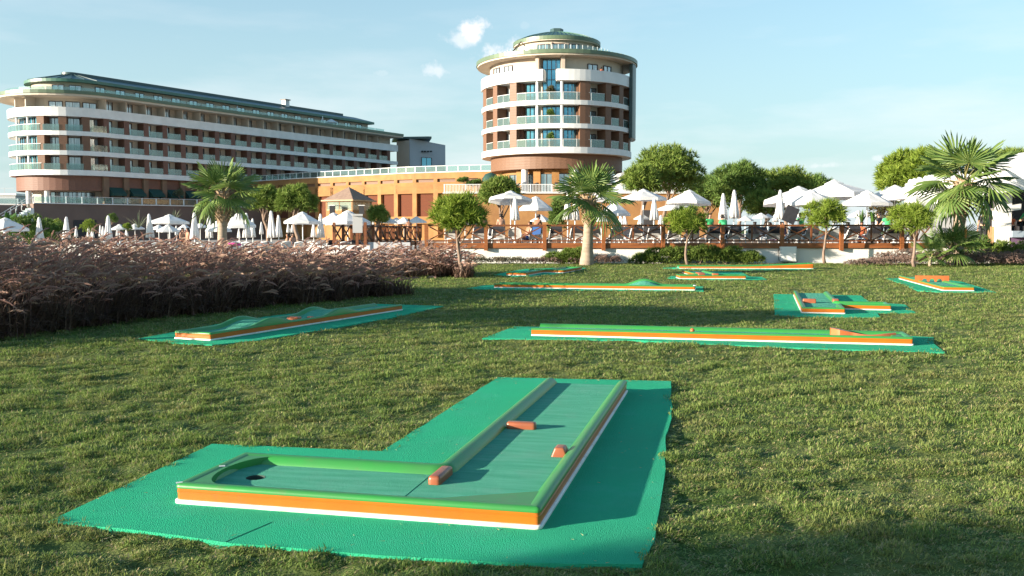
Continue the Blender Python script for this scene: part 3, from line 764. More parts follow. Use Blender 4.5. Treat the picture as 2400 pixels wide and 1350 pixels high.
# ------------------------------------------------------------------ round tower
def tower():
    T = Vector((6.2, 132.0)); R = 10.4
    root = empty('hotel_tower', (T.x, T.y, 6.0), label='round hotel tower with white balcony rings and a domed green roof', cat='hotel')

    def pt(d, r, z): return (T.x + r * cos(rad(d)), T.y + r * sin(rad(d)), z)

    def arcpoly(d0, d1, r0, r1, n=None):
        n = n or max(2, int(abs(d1 - d0) / 4))
        o = [pt(d0 + (d1 - d0) * k / n, r1, 0)[:2] for k in range(n + 1)]; i = [pt(d1 + (d0 - d1) * k / n, r0, 0)[:2] for k in range(n + 1)]
        return o + i

    def disc(name, m, r, z0, z1, r2=None, parent=root, n=72):
        b = MB(); b.lathe([(0.01, z0), (r, z0), (r if r2 is None else r2, z1), (0.01, z1)], n, (T.x, T.y, 0)); return b.build(name, m, parent)
    disc('ground_floor', 'sandstone_pale', 7.6, 5.6, 9.6)
    disc('skirt_panel', 'brown_panel', 9.15, 9.6, 11.5)
    core = disc('wall', 'beige_render', 8.6, 11.5, 23.9)
    for z0, z1 in ((11.5, 12.3), (14.7, 15.3), (17.7, 18.3)): disc('balcony_slab', 'white_paint', R, z0, z1)
    for d0, d1 in ((-182, -102.5), (-92.5, 2)):
        b = MB(); b.prism(arcpoly(d0, d1, R - 0.3, R + 0.08), 20.75, 22.2); b.build('parapet', 'white_paint', root)
        b = MB(); b.prism(arcpoly(d0, d1, 8.5, R - 0.3), 20.75, 21.0); b.build('balcony_slab', 'white_paint', root)
        for d in (d0, d1):
            if -170 < d < 0: b = MB(); b.bar(pt(d, 8.5, 21.48), pt(d, R - 0.3, 21.48), 0.25, 1.44); b.build('parapet_return', 'white_paint', root)
    # blue glazed strip in the middle and glazing on either side
    def curtain(d0, d1, r, z0, z1, cols, rows, name='curtain_wall'):
        b = MB(); n = cols
        f = MB()
        for k in range(n + 1):
            d = d0 + (d1 - d0) * k / n; f.bar(pt(d, r + 0.06, z0), pt(d, r + 0.06, z1), 0.09, 0.09)
        for q in range(rows + 1):
            z = z0 + (z1 - z0) * q / rows
            for k in range(n): f.bar(pt(d0 + (d1 - d0) * k / n, r + 0.05, z), pt(d0 + (d1 - d0) * (k + 1) / n, r + 0.05, z), 0.08, 0.08)
        fr = f.build(name, 'frame_dark', root)
        for k in range(n):
            for q in range(rows):
                da, db = d0 + (d1 - d0) * k / n, d0 + (d1 - d0) * (k + 1) / n; za, zb = z0 + (z1 - z0) * q / rows, z0 + (z1 - z0) * (q + 1) / rows
                b = MB(); b.bar(pt(da, r, (za + zb) / 2), pt(db, r, (za + zb) / 2), 0.04, zb - za); b.build('pane', 'blue_glass', fr)
    curtain(-104.5, -89.5, 8.75, 18.4, 23.7, 4, 4)
    for z in (12.3, 15.3): curtain(-104.5, -89.5, 8.75, z + 0.05, z + 2.3, 4, 2)
    for z in (12.3, 15.3, 18.3):
        curtain(-119.5, -108.5, 8.75, z + 0.05, z + 2.3, 3, 2); curtain(-86.5, -76, 8.75, z + 0.05, z + 2.3, 3, 2)
    # piers and doors
    door = window_meshes('balcony_door', 1.2, 2.05, 1, 'curtained_pane'); wn = window_meshes('window', 1.3, 1.75, 1, 'pane')
    side = window_meshes('side_door', 1.0, 2.05, 0, 'pane')
    for z in (12.3, 15.3, 18.3):
        for d0, d1 in ((-172, -160.5), (-148.2, -142.6), (-129.0, -123.2), (-75.6, -67.5), (-54.9 + 0.8, -48.5), (-38.5, -32.5), (-20, -10)):
            b = MB(); b.prism(arcpoly(d0, d1, 8.62, R - 0.12), z + 0.003, z + 2.397); b.build('pier', 'brown_panel', root)
        for d in (-107.0, -88.8):
            b = MB(); b.lathe([(0.19, 0), (0.19, 2.38)], 12, pt(d, R - 0.35, z + 0.01)); b.build('column', 'white_paint', root, smooth=True)
        add_window(root, door, pt(-138, 8.66, z + 0.02), rad(-138 + 90), 'balcony_door'); add_window(root, side, pt(-131.6, 8.66, z + 0.02), rad(-131.6 + 90), 'balcony_door')
        add_window(root, wn, pt(-60.5, 8.66, z + 0.1), rad(30)); add_window(root, side, pt(-47, 8.66, z + 0.02), rad(43), 'balcony_door')
        b = MB(); b.prism(arcpoly(-128, -121, 8.63, 9.4), z + 0.01, z + 2.38); b.build('louvre_panel', 'brown_slats', root)
        for d0, d1 in ((-160, -148.6), (-142.2, -129.4), (-122.8, -108), (-106, -89.8), (-87.8, -68.0), (-66.8, -55), (-48, -39), (-32, -22)):
            k = max(1, round(abs(d1 - d0) / 8)); 
            for j in range(k):
                da, db = d0 + (d1 - d0) * j / k, d0 + (d1 - d0) * (j + 1) / k
                b = MB(); b.bar(pt(da + .2, R - 0.14, z + 0.5), pt(db - .2, R - 0.14, z + 0.5), 0.03, 0.92); gl = b.build('balustrade', 'balcony_glass', root)
                b = MB(); b.bar(pt(da, R - 0.14, z + 1.0), pt(db, R - 0.14, z + 1.0), 0.05, 0.05)
                b.bar(pt(da, R - 0.14, z + 0.01), pt(da, R - 0.14, z + 0.99), 0.05, 0.05); b.build('hand_rail', 'pole_white', gl)
    # top floor
    b = MB(); b.prism(arcpoly(-178, -106.5, 8.6, 9.25), 21.02, 23.9); b.build('top_wall', 'peach_render', root)
    b = MB(); b.prism(arcpoly(-88.5, -14, 8.6, 9.25), 21.02, 23.9); b.build('top_wall', 'beige_render', root)
    b = MB(); b.prism(arcpoly(-89.4, -86.6, 9.26, 10.1), 21.02, 23.9); b.build('fin', 'peach_render', root)
    b = MB(); b.prism(arcpoly(-108.4, -106.0, 9.26, 10.1), 21.02, 23.9); b.build('fin', 'peach_render', root)
    b = MB(); b.prism(arcpoly(-150, -108.6, 9.27, 9.75), 21.02, 23.0); b.build('fin', 'white_render', root)
    tw = window_meshes('window', 1.45, 1.2, 1, 'curtained_pane')
    for d, r in ((-147, 9.82), (-133, 9.82), (-62.5, 9.32), (-47, 9.32)): add_window(root, tw, pt(d, r, 21.9), rad(d + 90))
    # eave, roof terrace, upper drum, dome
    disc('soffit', 'soffit', 11.0, 23.9, 24.1); disc('eave', 'bronze_edge', 11.15, 24.1, 24.6); eave = disc('eave_roof', 'copper_green', 11.15, 24.6, 25.2, 7.4)
    for k in range(40):
        d = -178 + k * 4.5; b = MB(); b.bar(pt(d, 11.1, 24.62), pt(d, 7.5, 25.2), 0.06, 0.06); b.build('roof_seam', 'copper_green', eave)
    b = MB(); rows = []
    for r, z in ((7.6, 25.2), (7.6, 25.8)): rows.append([pt(-185 + 190 * k / 60, r, z) for k in range(61)])
    b.strip(rows); o = b.build('terrace_glass', 'balcony_glass', root)
    for k in range(30):
        d = -178 + 6.2 * k; b = MB(); b.box(pt(d, 7.65, 25.52), (0.07, 0.07, 0.66)); b.build('post', 'pole_white', o)
    disc('upper_drum', 'peach_render', 5.45, 25.0, 26.75)
    w2 = window_meshes('window', 1.5, 0.8, 2, 'pane')
    for d in (-112, -90, -68): add_window(root, w2, pt(d, 5.5, 25.5), rad(d + 90))
    b = MB(); b.box(pt(-99, 5.52, 26.3), (0.14, 0.12, 0.4), rad(-9)); b.build('wall_lamp', 'black_plastic', root)
    disc('drum_soffit', 'soffit', 5.95, 26.75, 26.88); disc('drum_eave', 'bronze_edge', 6.05, 26.88, 27.35)
    b = MB(); b.lathe([(6.05, 27.35), (4.6, 27.95), (3.0, 28.4), (1.4, 28.72), (0.01, 28.9)], 64, (T.x, T.y, 0)); dome = b.build('dome', 'dark_roof', root, smooth=True)
    for k in range(32):
        d = -180 + k * 5.8; b = MB(); pr = [(6.0, 27.38), (4.6, 27.97), (3.0, 28.42), (1.45, 28.74)]
        for (r0, z0), (r1, z1) in zip(pr[:-1], pr[1:]): b.bar(pt(d, r0, z0), pt(d, r1, z1), 0.05, 0.05)
        b.build('roof_seam', 'copper_green', dome)
    b = MB(); b.prism([pt(d, 0.92, 0)[:2] for d in range(0, 360, 60)], 28.7, 29.35); b.build('roof_cap', 'dark_roof', dome)
    # the tall dark slab that runs down the far side
    b = MB(); b.prism(arcpoly(-24, 8, 10.5, 10.95), 14.0, 23.9); b.build('side_fin', 'dark_roof', root)
    # ground floor openings and columns
    sw = window_meshes('shop_window', 2.1, 2.9, 1, 'pane')
    for d in (-140, -121, -102.5, -85, -66, -48): add_window(root, sw, pt(d, 7.62, 6.1), rad(d + 90), 'shop_window')
    for d in (-131, -111.5, -93.5, -76, -57, -39):
        b = MB(); b.prism(arcpoly(d - 3.5, d + 3.5, 7.5, 8.0), 6.0, 9.55); b.build('pilaster', 'sandstone', root)
        b = MB(); b.box(pt(d, 8.1, 7.7), (0.2, 0.2, 0.3), rad(d + 90)); b.build('wall_lamp', 'black_plastic', root)
    for d in (-122, -76, -34):
        b = MB(); b.lathe([(0.45, 5.7), (0.45, 9.6)], 20, pt(d, 8.5, 0)); b.build('column', 'white_paint', root, smooth=True)
    # service arm on the roof terrace
    for d, l in ((-137, 'thin dark crane arm on the tower roof terrace'),):
        b = MB(); p = Vector(pt(d, 8.6, 25.0)); b.tube([p, p + Vector((1.3, 0, 1.5)), p + Vector((2.2, 0, 0.5))], 0.09, 6)
        tag(b.build('roof_crane', 'frame_dark', base=True), l, 'crane arm')
    return T


T_C = tower()

# ------------------------------------------------------------------ golf lanes
CZ = 0.014                                    # top of the carpet mats
HR = 0.115                                    # rail height


def fillet(path, r=0.035, n=4, closed=False):
    out = []; N_ = len(path)
    for i, p in enumerate(path):
        if not closed and i in (0, N_ - 1): out.append(Vector(p)); continue
        p = Vector(p); a = Vector(path[i - 1]) - p; b = Vector(path[(i + 1) % N_]) - p
        a.normalize(); b.normalize()
        if abs(a.dot(b)) > 0.98: out.append(p); continue
        p0, p2 = p + a * r, p + b * r
        for k in range(n + 1):
            t = k / n; out.append(p0 * (1 - t) ** 2 + p * 2 * t * (1 - t) + p2 * t * t)
    return out


def resample(path, step, closed=False):
    out = []; n = len(path)
    for i in range(n if closed else n - 1):
        a, b = Vector(path[i]), Vector(path[(i + 1) % n]); k = max(1, int((b - a).length / step))
        for j in range(k): out.append(a + (b - a) * j / k)
    if not closed: out.append(Vector(path[-1]))
    return out


def sweep(b, path, prof, closed=False, zf=None, mi=0, cap=True, flip=False):
    """path with the playing side on the left; prof: (inward offset, z)"""
    n = len(path); rows = []
    for i, p in enumerate(path):
        prv = path[i - 1] if (closed or i > 0) else None; nxt = path[(i + 1) % n] if (closed or i < n - 1) else None
        d1 = (p - prv).normalized() if prv is not None else None; d2 = (nxt - p).normalized() if nxt is not None else None
        d1 = d1 or d2; d2 = d2 or d1
        n1 = Vector((-d1.y, d1.x)); n2 = Vector((-d2.y, d2.x)); m = n1 + n2
        m = m / max(m.length_squared, 0.3) * 2 * 0.5 * 2 if m.length > 1e-6 else n1
        m = (n1 + n2).normalized() / max(0.5, (n1 + n2).normalized().dot(n1))
        rows.append([(p.x + m.x * o, p.y + m.y * o, z * (1 if zf is None else 1) + (zf(p.x + m.x * o, p.y + m.y * o, z) if zf else 0)) for o, z in prof])
    if closed: rows.append(rows[0])
    k = len(b.v); b.strip(rows, False, mi)
    if not closed and cap:
        L = len(prof); b.f.append(tuple(range(k, k + L))); b.m.append(mi)
        e = k + L * (len(rows) - 1); b.f.append(tuple(reversed(range(e, e + L)))); b.m.append(mi)


P_WHITE = [(0.10, 0.0), (0.0, 0.0), (-0.003, 0.004), (-0.003, 0.017), (0.0, 0.021), (0.013, 0.022)]
P_ORANGE = [(0.012, 0.019), (0.011, 0.062), (0.008, 0.064), (0.008, 0.068), (0.011, 0.070), (0.010, 0.086)]
P_GREEN = [(0.012, 0.083), (0.005, 0.087), (0.004, 0.098), (0.010, 0.108), (0.022, 0.114), (0.040, HR), (0.062, 0.112), (0.080, 0.104), (0.098, 0.086), (0.108, 0.070), (0.112, 0.058)]


def lane_body(root, path, closed=False, zf=None, side_zf=None, step=None):
    p = fillet(path, closed=closed)
    if step: p = resample(p, step, closed)
    for nm, pf, m, f in (('base_strip', P_WHITE, 'strip_white', None), ('side_panel', P_ORANGE, 'skirt_orange', side_zf), ('rail', P_GREEN, 'rail_green', zf)):
        b = MB(); sweep(b, p, pf, closed, f); b.build(nm, m, root, smooth=True, sharp=50)


def surf(root, rects, z=0.066, zf=None, name='playing_surface', m='lane_carpet', body=True):
    """felt over a solid base; rects (x0,x1,y0,y1) butt against each other"""
    b = MB()
    for x0, x1, y0, y1 in rects:
        nx = 1 if zf is None else max(1, int((x1 - x0) / 0.12)); ny = 1 if zf is None else max(1, int((y1 - y0) / 0.08)); rows = []
        for j in range(ny + 1):
            y = y0 + (y1 - y0) * j / ny
            rows.append([(x0 + (x1 - x0) * i / nx, y, z + (zf(x0 + (x1 - x0) * i / nx, y, z) if zf else 0)) for i in range(nx + 1)])
        b.strip(rows)
        k = len(b.v); b.add([(x0, y0, 0.001), (x1, y0, 0.001), (x1, y1, 0.001), (x0, y1, 0.001), (x0, y0, z - .002), (x1, y0, z - .002), (x1, y1, z - .002), (x0, y1, z - .002)],
                            [(0, 1, 5, 4), (1, 2, 6, 5), (2, 3, 7, 6), (3, 0, 4, 7)])
    return b.build(name, m, root)


def holed(b, x0, x1, y0, y1, c, r, z, n=32):
    """a felt rectangle with a round hole"""
    angs = sorted([2 * pi * k / n for k in range(n)] + [math.atan2(y - c[1], x - c[0]) % (2 * pi) for x in (x0, x1) for y in (y0, y1)])
    inner = []; outer = []
    for t in angs:
        d = (cos(t), sin(t)); k = min([(x1 - c[0]) / d[0] if d[0] > 1e-9 else (x0 - c[0]) / d[0] if d[0] < -1e-9 else 9e9,
                                       (y1 - c[1]) / d[1] if d[1] > 1e-9 else (y0 - c[1]) / d[1] if d[1] < -1e-9 else 9e9])
        inner.append((c[0] + r * d[0], c[1] + r * d[1], z)); outer.append((c[0] + k * d[0], c[1] + k * d[1], z))
    N_ = len(angs); b.add(inner + outer, [(i, N_ + i, N_ + (i + 1) % N_, (i + 1) % N_) for i in range(N_)])


def cup(root, c, r, z):
    b = MB(); b.lathe([(r, z + 0.001), (r * 0.985, z - 0.004), (r * 0.97, 0.004), (0.001, 0.003)], 28, (c[0], c[1], 0)); b.build('cup', 'cup_dark', root, smooth=True, sharp=40)


def block(root, c, d, rz=0.0, name='obstacle', m='block_brown', bev=0.022, taper=0.0, z0=0.067):
    """rounded bar standing on the felt"""
    bm = bmesh.new(); bmesh.ops.create_cube(bm, size=1)
    for v in bm.verts:
        k = 1 - taper * (v.co.z + 0.5); v.co.x *= d[0] * k; v.co.y *= d[1]; v.co.z = v.co.z * d[2]
    bmesh.ops.bevel(bm, geom=[e for e in bm.edges if not all(abs(v.co.z + d[2] / 2) < 1e-5 for v in e.verts)], offset=bev, segments=3, affect='EDGES', profile=0.6)
    me = bpy.data.meshes.new(name); bm.to_mesh(me); bm.free(); me.materials.append(MATS[m]); me.polygons.foreach_set('use_smooth', [True] * len(me.polygons)); me.set_sharp_from_angle(angle=rad(40))
    o = bpy.data.objects.new(name, me); C.objects.link(o); o.parent = root; o.location = (c[0], c[1], z0 + d[2] / 2); o.rotation_euler = (0, 0, rz); return o


def lane_root(label, px, py, rz):
    p = G(px, py, CZ); r = empty('golf_lane', (0, 0, 0), label=label, cat='mini golf lane', group='mini golf lanes on the lawn'); return r, p, rz


def settle(r, p, rz): r.location = (p.x, p.y, CZ); r.rotation_euler = (0, 0, rz)


# nearest lane: a leg with a foot to the left
r, p, rz = lane_root('nearest green and orange mini golf lane, turning left to its hole', 407, 1180, rad(-13.0))
W, LX, LY = 0.79, 2.11, 4.22
lane_body(r, [(LX - W, LY), (LX - W, W), (0, W), (0, 0), (LX, 0), (LX, LY)], step=0.5)
zs = 0.066; b = MB(); hc = (0.30, 0.385)
holed(b, 0.09, 0.62, 0.09, W - 0.09, hc, 0.056, zs)
b.add([(0.62, .09, zs), (LX - .09, .09, zs), (LX - .09, W - .09, zs), (0.62, W - .09, zs)], [(0, 1, 2, 3)])
b.add([(LX - W + .09, W - .09, zs), (LX - .09, W - .09, zs), (LX - .09, LY - 0.0, zs), (LX - W + .09, LY - 0.0, zs)], [(0, 1, 2, 3)])
b.add([(LX - W + .09, LY, zs), (LX - .09, LY, zs), (LX - .09, LY + .02, 0.0), (LX - W + .09, LY + .02, 0.0)], [(0, 1, 2, 3)])
b.build('playing_surface', 'lane_carpet', r); cup(r, hc, 0.056, zs)
b = MB(); arc = [(0.30 - 0.205 * cos(t) ** 0.8 if cos(t) > 0 else 0.30, 0.395 + 0.335 * sin(t)) for t in [rad(-88 + 176 * k / 20) for k in range(21)]]
arc[0] = (0.30, 0.06); arc[-1] = (0.30, 0.73)
b.prism([(0.03, 0.73), (0.03, 0.06)] + arc, 0.05, 0.109); b.build('end_curve', 'rail_green', r)
b = MB(); b.add([(LX - .05, .05, .108), (LX - .05, .36, .104), (LX - .66, .05, .106), (LX - .10, .42, .062), (LX - .80, .08, .062)],
               [(0, 1, 2), (1, 3, 4, 2)]); b.build('corner_fillet', 'rail_green', r)
block(r, (1.545, 2.10), (0.22, 0.075, 0.05), 0.03); block(r, (1.975, 1.335), (0.11, 0.11, 0.062), 0.0, taper=0.45, bev=0.012)
block(r, (1.385, 0.60), (0.075, 0.27, 0.05), 0.0)
for cx, cy in ((0.06, 0.42), (0.02, 0.03)):
    b = MB(); b.box((cx, cy, 0.112), (0.035, 0.02, 0.006), 0.6); b.build('chipped_patch', 'chip_white', r)
for y0, y1 in ((0.10, 0.68),):
    b = MB(); b.box((1.30, (y0 + y1) / 2, 0.0665), (0.0028, y1 - y0, 0.002)); b.build('felt_seam', 'seam_green', r)
settle(r, p, rz)


def hump_fn(cs, h, half, axis):
    def f(x, y, z):
        s = (x, y)[axis]; k = 0
        for c in cs:
            d = abs(s - c) / half
            if d < 1: k = max(k, h * (0.5 + 0.5 * cos(pi * d)))
        return k if z > 0.05 else 0
    return f


def side_only(fn, lim): return lambda x, y, z: fn(x, y, z) if z > lim else 0


# lane with waves, beside the tall grasses
r, p, rz = lane_root('shaded wavy mini golf lane with two humps beside the reddish grasses', 407, 794, rad(-22.5))
W, L_ = 0.66, 5.45
f = hump_fn([1.42, 3.35], 0.092, 0.62, 1)
lane_body(r, [(0, L_), (0, 0), (W, 0), (W, L_)], zf=lambda x, y, z: f(x, y, z) if (z > 0.09 or (x > 0.04 and x < W - 0.04)) else 0, step=0.07)
surf(r, [(0.09, W - 0.09, 0.09, L_)], zf=f)
for y0 in (1.42, 3.35):                       # outer faces of the humps, above the orange side
    for x in (0.012, W - 0.012):
        b = MB(); n = 14; pts = [(y0 - 0.62 + 1.24 * k / n) for k in range(n + 1)]
        b.strip([[(x, y, 0.084) for y in pts], [(x, y, 0.092 + f(x, y, 1)) for y in pts]]); b.build('hump_side', 'rail_green', r)
block(r, (0.30, 2.45), (0.20, 0.16, 0.05), 0.2, m='block_orange'); block(r, (0.50, 2.62), (0.09, 0.09, 0.05), 0.0, m='block_orange')
settle(r, p, rz)

# long straight lane with loop
r, p, rz = lane_root('long straight orange sided lane with an orange loop near its right end', 1245, 787, rad(-13.1))
L_, W = 5.22, 0.74
lane_body(r, [(0.0, 0), (L_, 0), (L_, W), (0.0, W)], step=0.6)
surf(r, [(0.0, L_ - 0.09, 0.09, W - 0.09)])
ball = MB(); ball.lathe([(0.001, 0), (0.025, 0.012), (0.036, 0.036), (0.025, 0.06), (0.001, 0.072)], 14); o = ball.build('ball', 'block_orange', None, smooth=True)
bl = rot2((2.30, 0.30), rz); o.location = (p.x + bl.x, p.y + bl.y, CZ + 0.066 + 0.036)
tag(o, 'small orange ball lying on the long straight lane', 'ball')
b = MB(); rows = []
for k in range(33):                           # the orange guide: a low ribbon that curves in towards the hole
    t = k / 32; x = L_ - 1.02 + 0.86 * t; y = W * 0.60 - 0.17 * sin(pi * t * 0.9) + 0.05 * t; h = 0.085 - 0.05 * t + 0.022 * cos(t * 6.0)
    w = 0.035 + 0.10 * max(0, 1 - abs(t - .12) / .2)
    rows.append([(x, y - w, 0.066), (x, y - w + .012, 0.066 + h), (x, y + w - .012, 0.066 + h), (x, y + w, 0.066)])
b.strip(rows); b.add([rows[0][0], rows[0][1], rows[0][2], rows[0][3], rows[-1][0], rows[-1][1], rows[-1][2], rows[-1][3]], [(0, 3, 2, 1), (4, 5, 6, 7)]); b.build('loop_guide', 'block_orange', r, smooth=True, sharp=40)
block(r, (L_ - 0.16, W / 2), (0.16, 0.42, 0.03), 0.0, name='end_curve', m='rail_green')
settle(r, p, rz)

# second straight lane, one hump at the back
r, p, rz = lane_root('straight orange sided lane with a single tall green hump', 1158, 674.5, rad(-12.2))
L_, W = 5.30, 0.74
f = hump_fn([3.95], 0.14, 0.55, 0)
lane_body(r, [(0.0, 0), (L_, 0), (L_, W), (0.0, W)], zf=lambda x, y, z: f(x, y, z) if y > 0.25 and z > 0.06 else 0, step=0.08)
surf(r, [(0.0, L_ - 0.09, 0.09, W - 0.09)], zf=lambda x, y, z: f(x, y, z) * min(1, max(0, (y - 0.12) / 0.4)))
b = MB(); pts = [3.40 + 1.1 * k / 14 for k in range(15)]
b.strip([[(x, W - 0.012, 0.084) for x in pts], [(x, W - 0.012, 0.09 + f(x, W, 1)) for x in pts]]); b.build('hump_side', 'rail_green', r)
b = MB(); b.box((L_ - 0.02, 0.1, 0.12), (0.05, 0.08, 0.02), 0.4); b.build('chipped_patch', 'chip_white', r)
settle(r, p, rz)

# stepped lane near the big palm
r, p, rz = lane_root('small stepped lane in half shade near the big palm trunk', 1186, 645.5, rad(-16.5))
W = 0.72
lane_body(r, [(0, 2.9), (0, 0), (W, 0), (W, 2.4), (1.5, 2.4), (1.5, 5.4), (1.5 - W, 5.4), (1.5 - W, 3.1), (0, 3.1)][1:] + [(0, 2.9)], closed=False, step=0.6)
surf(r, [(0.09, W - 0.09, 0.09, 3.0), (W - 0.09, 1.41, 2.5, 3.0), (1.5 - W + 0.09, 1.41, 3.0, 5.35)])
settle(r, p, rz)

# jump lane along the wall: rises to the right
r, p, rz = lane_root('long lane rising to a tall orange jump end in front of the white wall', 1592, 629.5, rad(-2.5))
L_, W = 5.35, 0.74
rise = lambda x, y, z: (max(0, (x - 2.6) / (L_ - 2.6)) ** 1.3 * 0.115)
lane_body(r, [(0.0, 0), (L_, 0), (L_, W), (0.0, W)], zf=rise, side_zf=lambda x, y, z: rise(x, y, z) * max(0, (z - 0.020) / 0.066), step=0.2)
surf(r, [(0.0, L_ - 0.09, 0.09, W - 0.09)], zf=rise)
settle(r, p, rz)

# T lane
r, p, rz = lane_root('short T shaped lane with brown blocks in front of the jump lane', 1592, 653.5, rad(-1.5))
W = 0.76; LX = 2.12; x0, x1 = 0.72, 1.46
lane_body(r, [(x0, 4.2), (x0, W), (0, W), (0, 0), (LX, 0), (LX, W), (x1, W), (x1, 4.2)], step=0.6)
surf(r, [(0.09, LX - 0.09, 0.09, W - 0.09), (x0 + 0.09, x1 - 0.09, W - 0.09, 4.2)])
block(r, (0.86, 1.2), (0.22, 0.5, 0.09), 0.0, m='block_brown'); block(r, (1.25, 0.60), (0.20, 0.14, 0.08), 0.0, m='block_orange'); block(r, (0.80, 0.55), (0.22, 0.14, 0.08), 0.0, m='block_brown')
settle(r, p, rz)

# lane with a side arm on the right
r, p, rz = lane_root('lane pointing straight away with an orange side arm on its right', 1878, 734, rad(-15.0))
W, LY = 0.78, 4.9
lane_body(r, [(0, LY), (0, 0), (W, 0), (W, 1.05), (W + 0.92, 1.05), (W + 0.92, 1.80), (W, 1.80), (W, LY)], step=0.7)
surf(r, [(0.09, W - 0.09, 0.09, LY), (W - 0.09, W + 0.83, 1.14, 1.71)])
block(r, (0.22, 1.75), (0.26, 0.13, 0.085), 0.0); block(r, (W - 0.04, 2.0), (0.12, 0.25, 0.075), 0.0)
settle(r, p, rz)

# lane with the arched gate
r, p, rz = lane_root('lane with an orange three arched gate across it', 2209, 681.5, rad(-12.5))
W, LY = 0.76, 6.0
lane_body(r, [(0, LY), (0, 0), (W, 0), (W, LY)], step=0.7)
surf(r, [(0.09, W - 0.09, 0.09, LY)])
b = MB(); gy = 3.1; n = 10
xs = [-0.07 + (W + 0.14) * k / 60 for k in range(61)]; cen = [W * 0.24, W * 0.5, W * 0.76]


def arch(x):
    for c in cen:
        if abs(x - c) < 0.075: return 0.085 + 0.075 * (1 - (abs(x - c) / 0.075) ** 2) ** 0.5
    return 0.07 if 0.08 < x < W - 0.08 else 0.10
lo_ = [(x, gy - .03, arch(x)) for x in xs]; hi_ = [(x, gy - .03, 0.245) for x in xs]
lo2 = [(x, gy + .03, arch(x)) for x in xs]; hi2 = [(x, gy + .03, 0.245) for x in xs]
b.strip([lo_, hi_, hi2, lo2], True if False else False); b.strip([lo2, lo_])
b.add([lo_[0], hi_[0], hi2[0], lo2[0], lo_[-1], hi_[-1], hi2[-1], lo2[-1]], [(0, 3, 2, 1), (4, 5, 6, 7)]); b.build('arched_gate', 'block_orange', r)
settle(r, p, rz)

# ------------------------------------------------------------------ plants
def tuft_cloud(lobes, n, L, W, seed, per=6, spread=0.55, updir=0.25, shell=(0.72, 1.06), seg=1, droop=0.0, flat_bottom=None):
    """needle or leaf tufts over ellipsoid lobes (c, r3). returns V, quads, tris"""
    r = np.random.default_rng(seed); w = np.array([l[1][0] * l[1][1] for l in lobes]); w = w / w.sum()
    k = r.choice(len(lobes), n, p=w); c = np.array([l[0] for l in lobes])[k]; rad3 = np.array([l[1] for l in lobes])[k]
    d = norm(r.normal(size=(n, 3))); d[:, 2] = np.where(d[:, 2] < -0.45, -d[:, 2], d[:, 2])
    P = c + d * rad3 * r.uniform(*shell, (n, 1))
    D0 = norm(d + np.array([0, 0, updir]))
    P = np.repeat(P, per, 0); D = norm(np.repeat(D0, per, 0) + r.normal(0, spread, (n * per, 3)))
    return blades(P, D, r.uniform(.6, 1.15, len(P)) * L, r.uniform(.7, 1.3, len(P)) * W, r, droop=droop, seg=seg)


def cloud_mesh(name, cloud, m): V, q, t = cloud; return np_mesh(name, V, q, t, m)


def crown_lobes(rx, ry, rz, n, seed, cz, flat=0.4, rel=(0.36, 0.56)):
    r = random.Random(seed); out = [((0, 0, cz), (rx * .62, ry * .62, rz * .62))]
    for i in range(n):
        a = 2.39996 * i + r.uniform(-.3, .3); z = 1 - (i + .5) / n * (1 + flat); q = math.sqrt(max(0.05, 1 - z * z)); k = r.uniform(*rel)
        out.append(((rx * (1 - k * .75) * q * cos(a), ry * (1 - k * .75) * q * sin(a), cz + rz * (1 - k * .8) * z), (rx * k, ry * k, rz * k * 1.05)))
    return out


def tree(name, base, label, cat, crown_c, r3, seed, m, trunk_r=0.06, lobes=9, n=1500, L=0.2, W=0.035, per=7, bark='pine_bark', group=None, lean=0.0, flat=0.4, rel=(0.36, 0.56), limbs=5, bare=0.0, shell=(0.72, 1.06), spread=0.55):
    """tapered trunk, limbs and a crown of needle tufts; crown_c is relative to the base"""
    root = empty(name, base, label=label, cat=cat, group=group); r = random.Random(seed)
    cx, cy, cz = crown_c; lb = [((cx + c[0], cy + c[1], c[2]), q) for c, q in crown_lobes(*r3, lobes, seed, cz, flat, rel)]
    b = MB(); pts = []
    for i in range(9):
        t = i / 8; pts.append((cx * t ** 1.4 + (r.uniform(-1, 1) * 0.35 + 1.2 * sin(t * 5 + seed)) * trunk_r * (t > 0), cy * t + r.uniform(-1, 1) * trunk_r * .4 * (t > 0), cz * t))
    b.tube(pts, [trunk_r * (1.25 if i == 0 else 1.0) * (1 - 0.62 * i / 8) for i in range(9)], 9)
    o = b.build('trunk', bark, None, smooth=True); o.parent = root
    top = Vector(pts[-1])
    for i in range(limbs):
        l = lb[1 + (i * 2) % (len(lb) - 1)]; c = Vector(l[0]); s = Vector(pts[4 + i % 4]); b = MB(); mid = (s + c) / 2 + Vector((0, 0, -0.06 * r3[2])) 
        b.tube([s, mid, c], [trunk_r * .42, trunk_r * .3, trunk_r * .16], 6); o = b.build('limb', bark, None, smooth=True); o.parent = root
    o = np_obj('crown', cloud_mesh('crown', tuft_cloud(lb, n, L, W, seed, per, spread=spread, shell=shell), m), root)
    return root


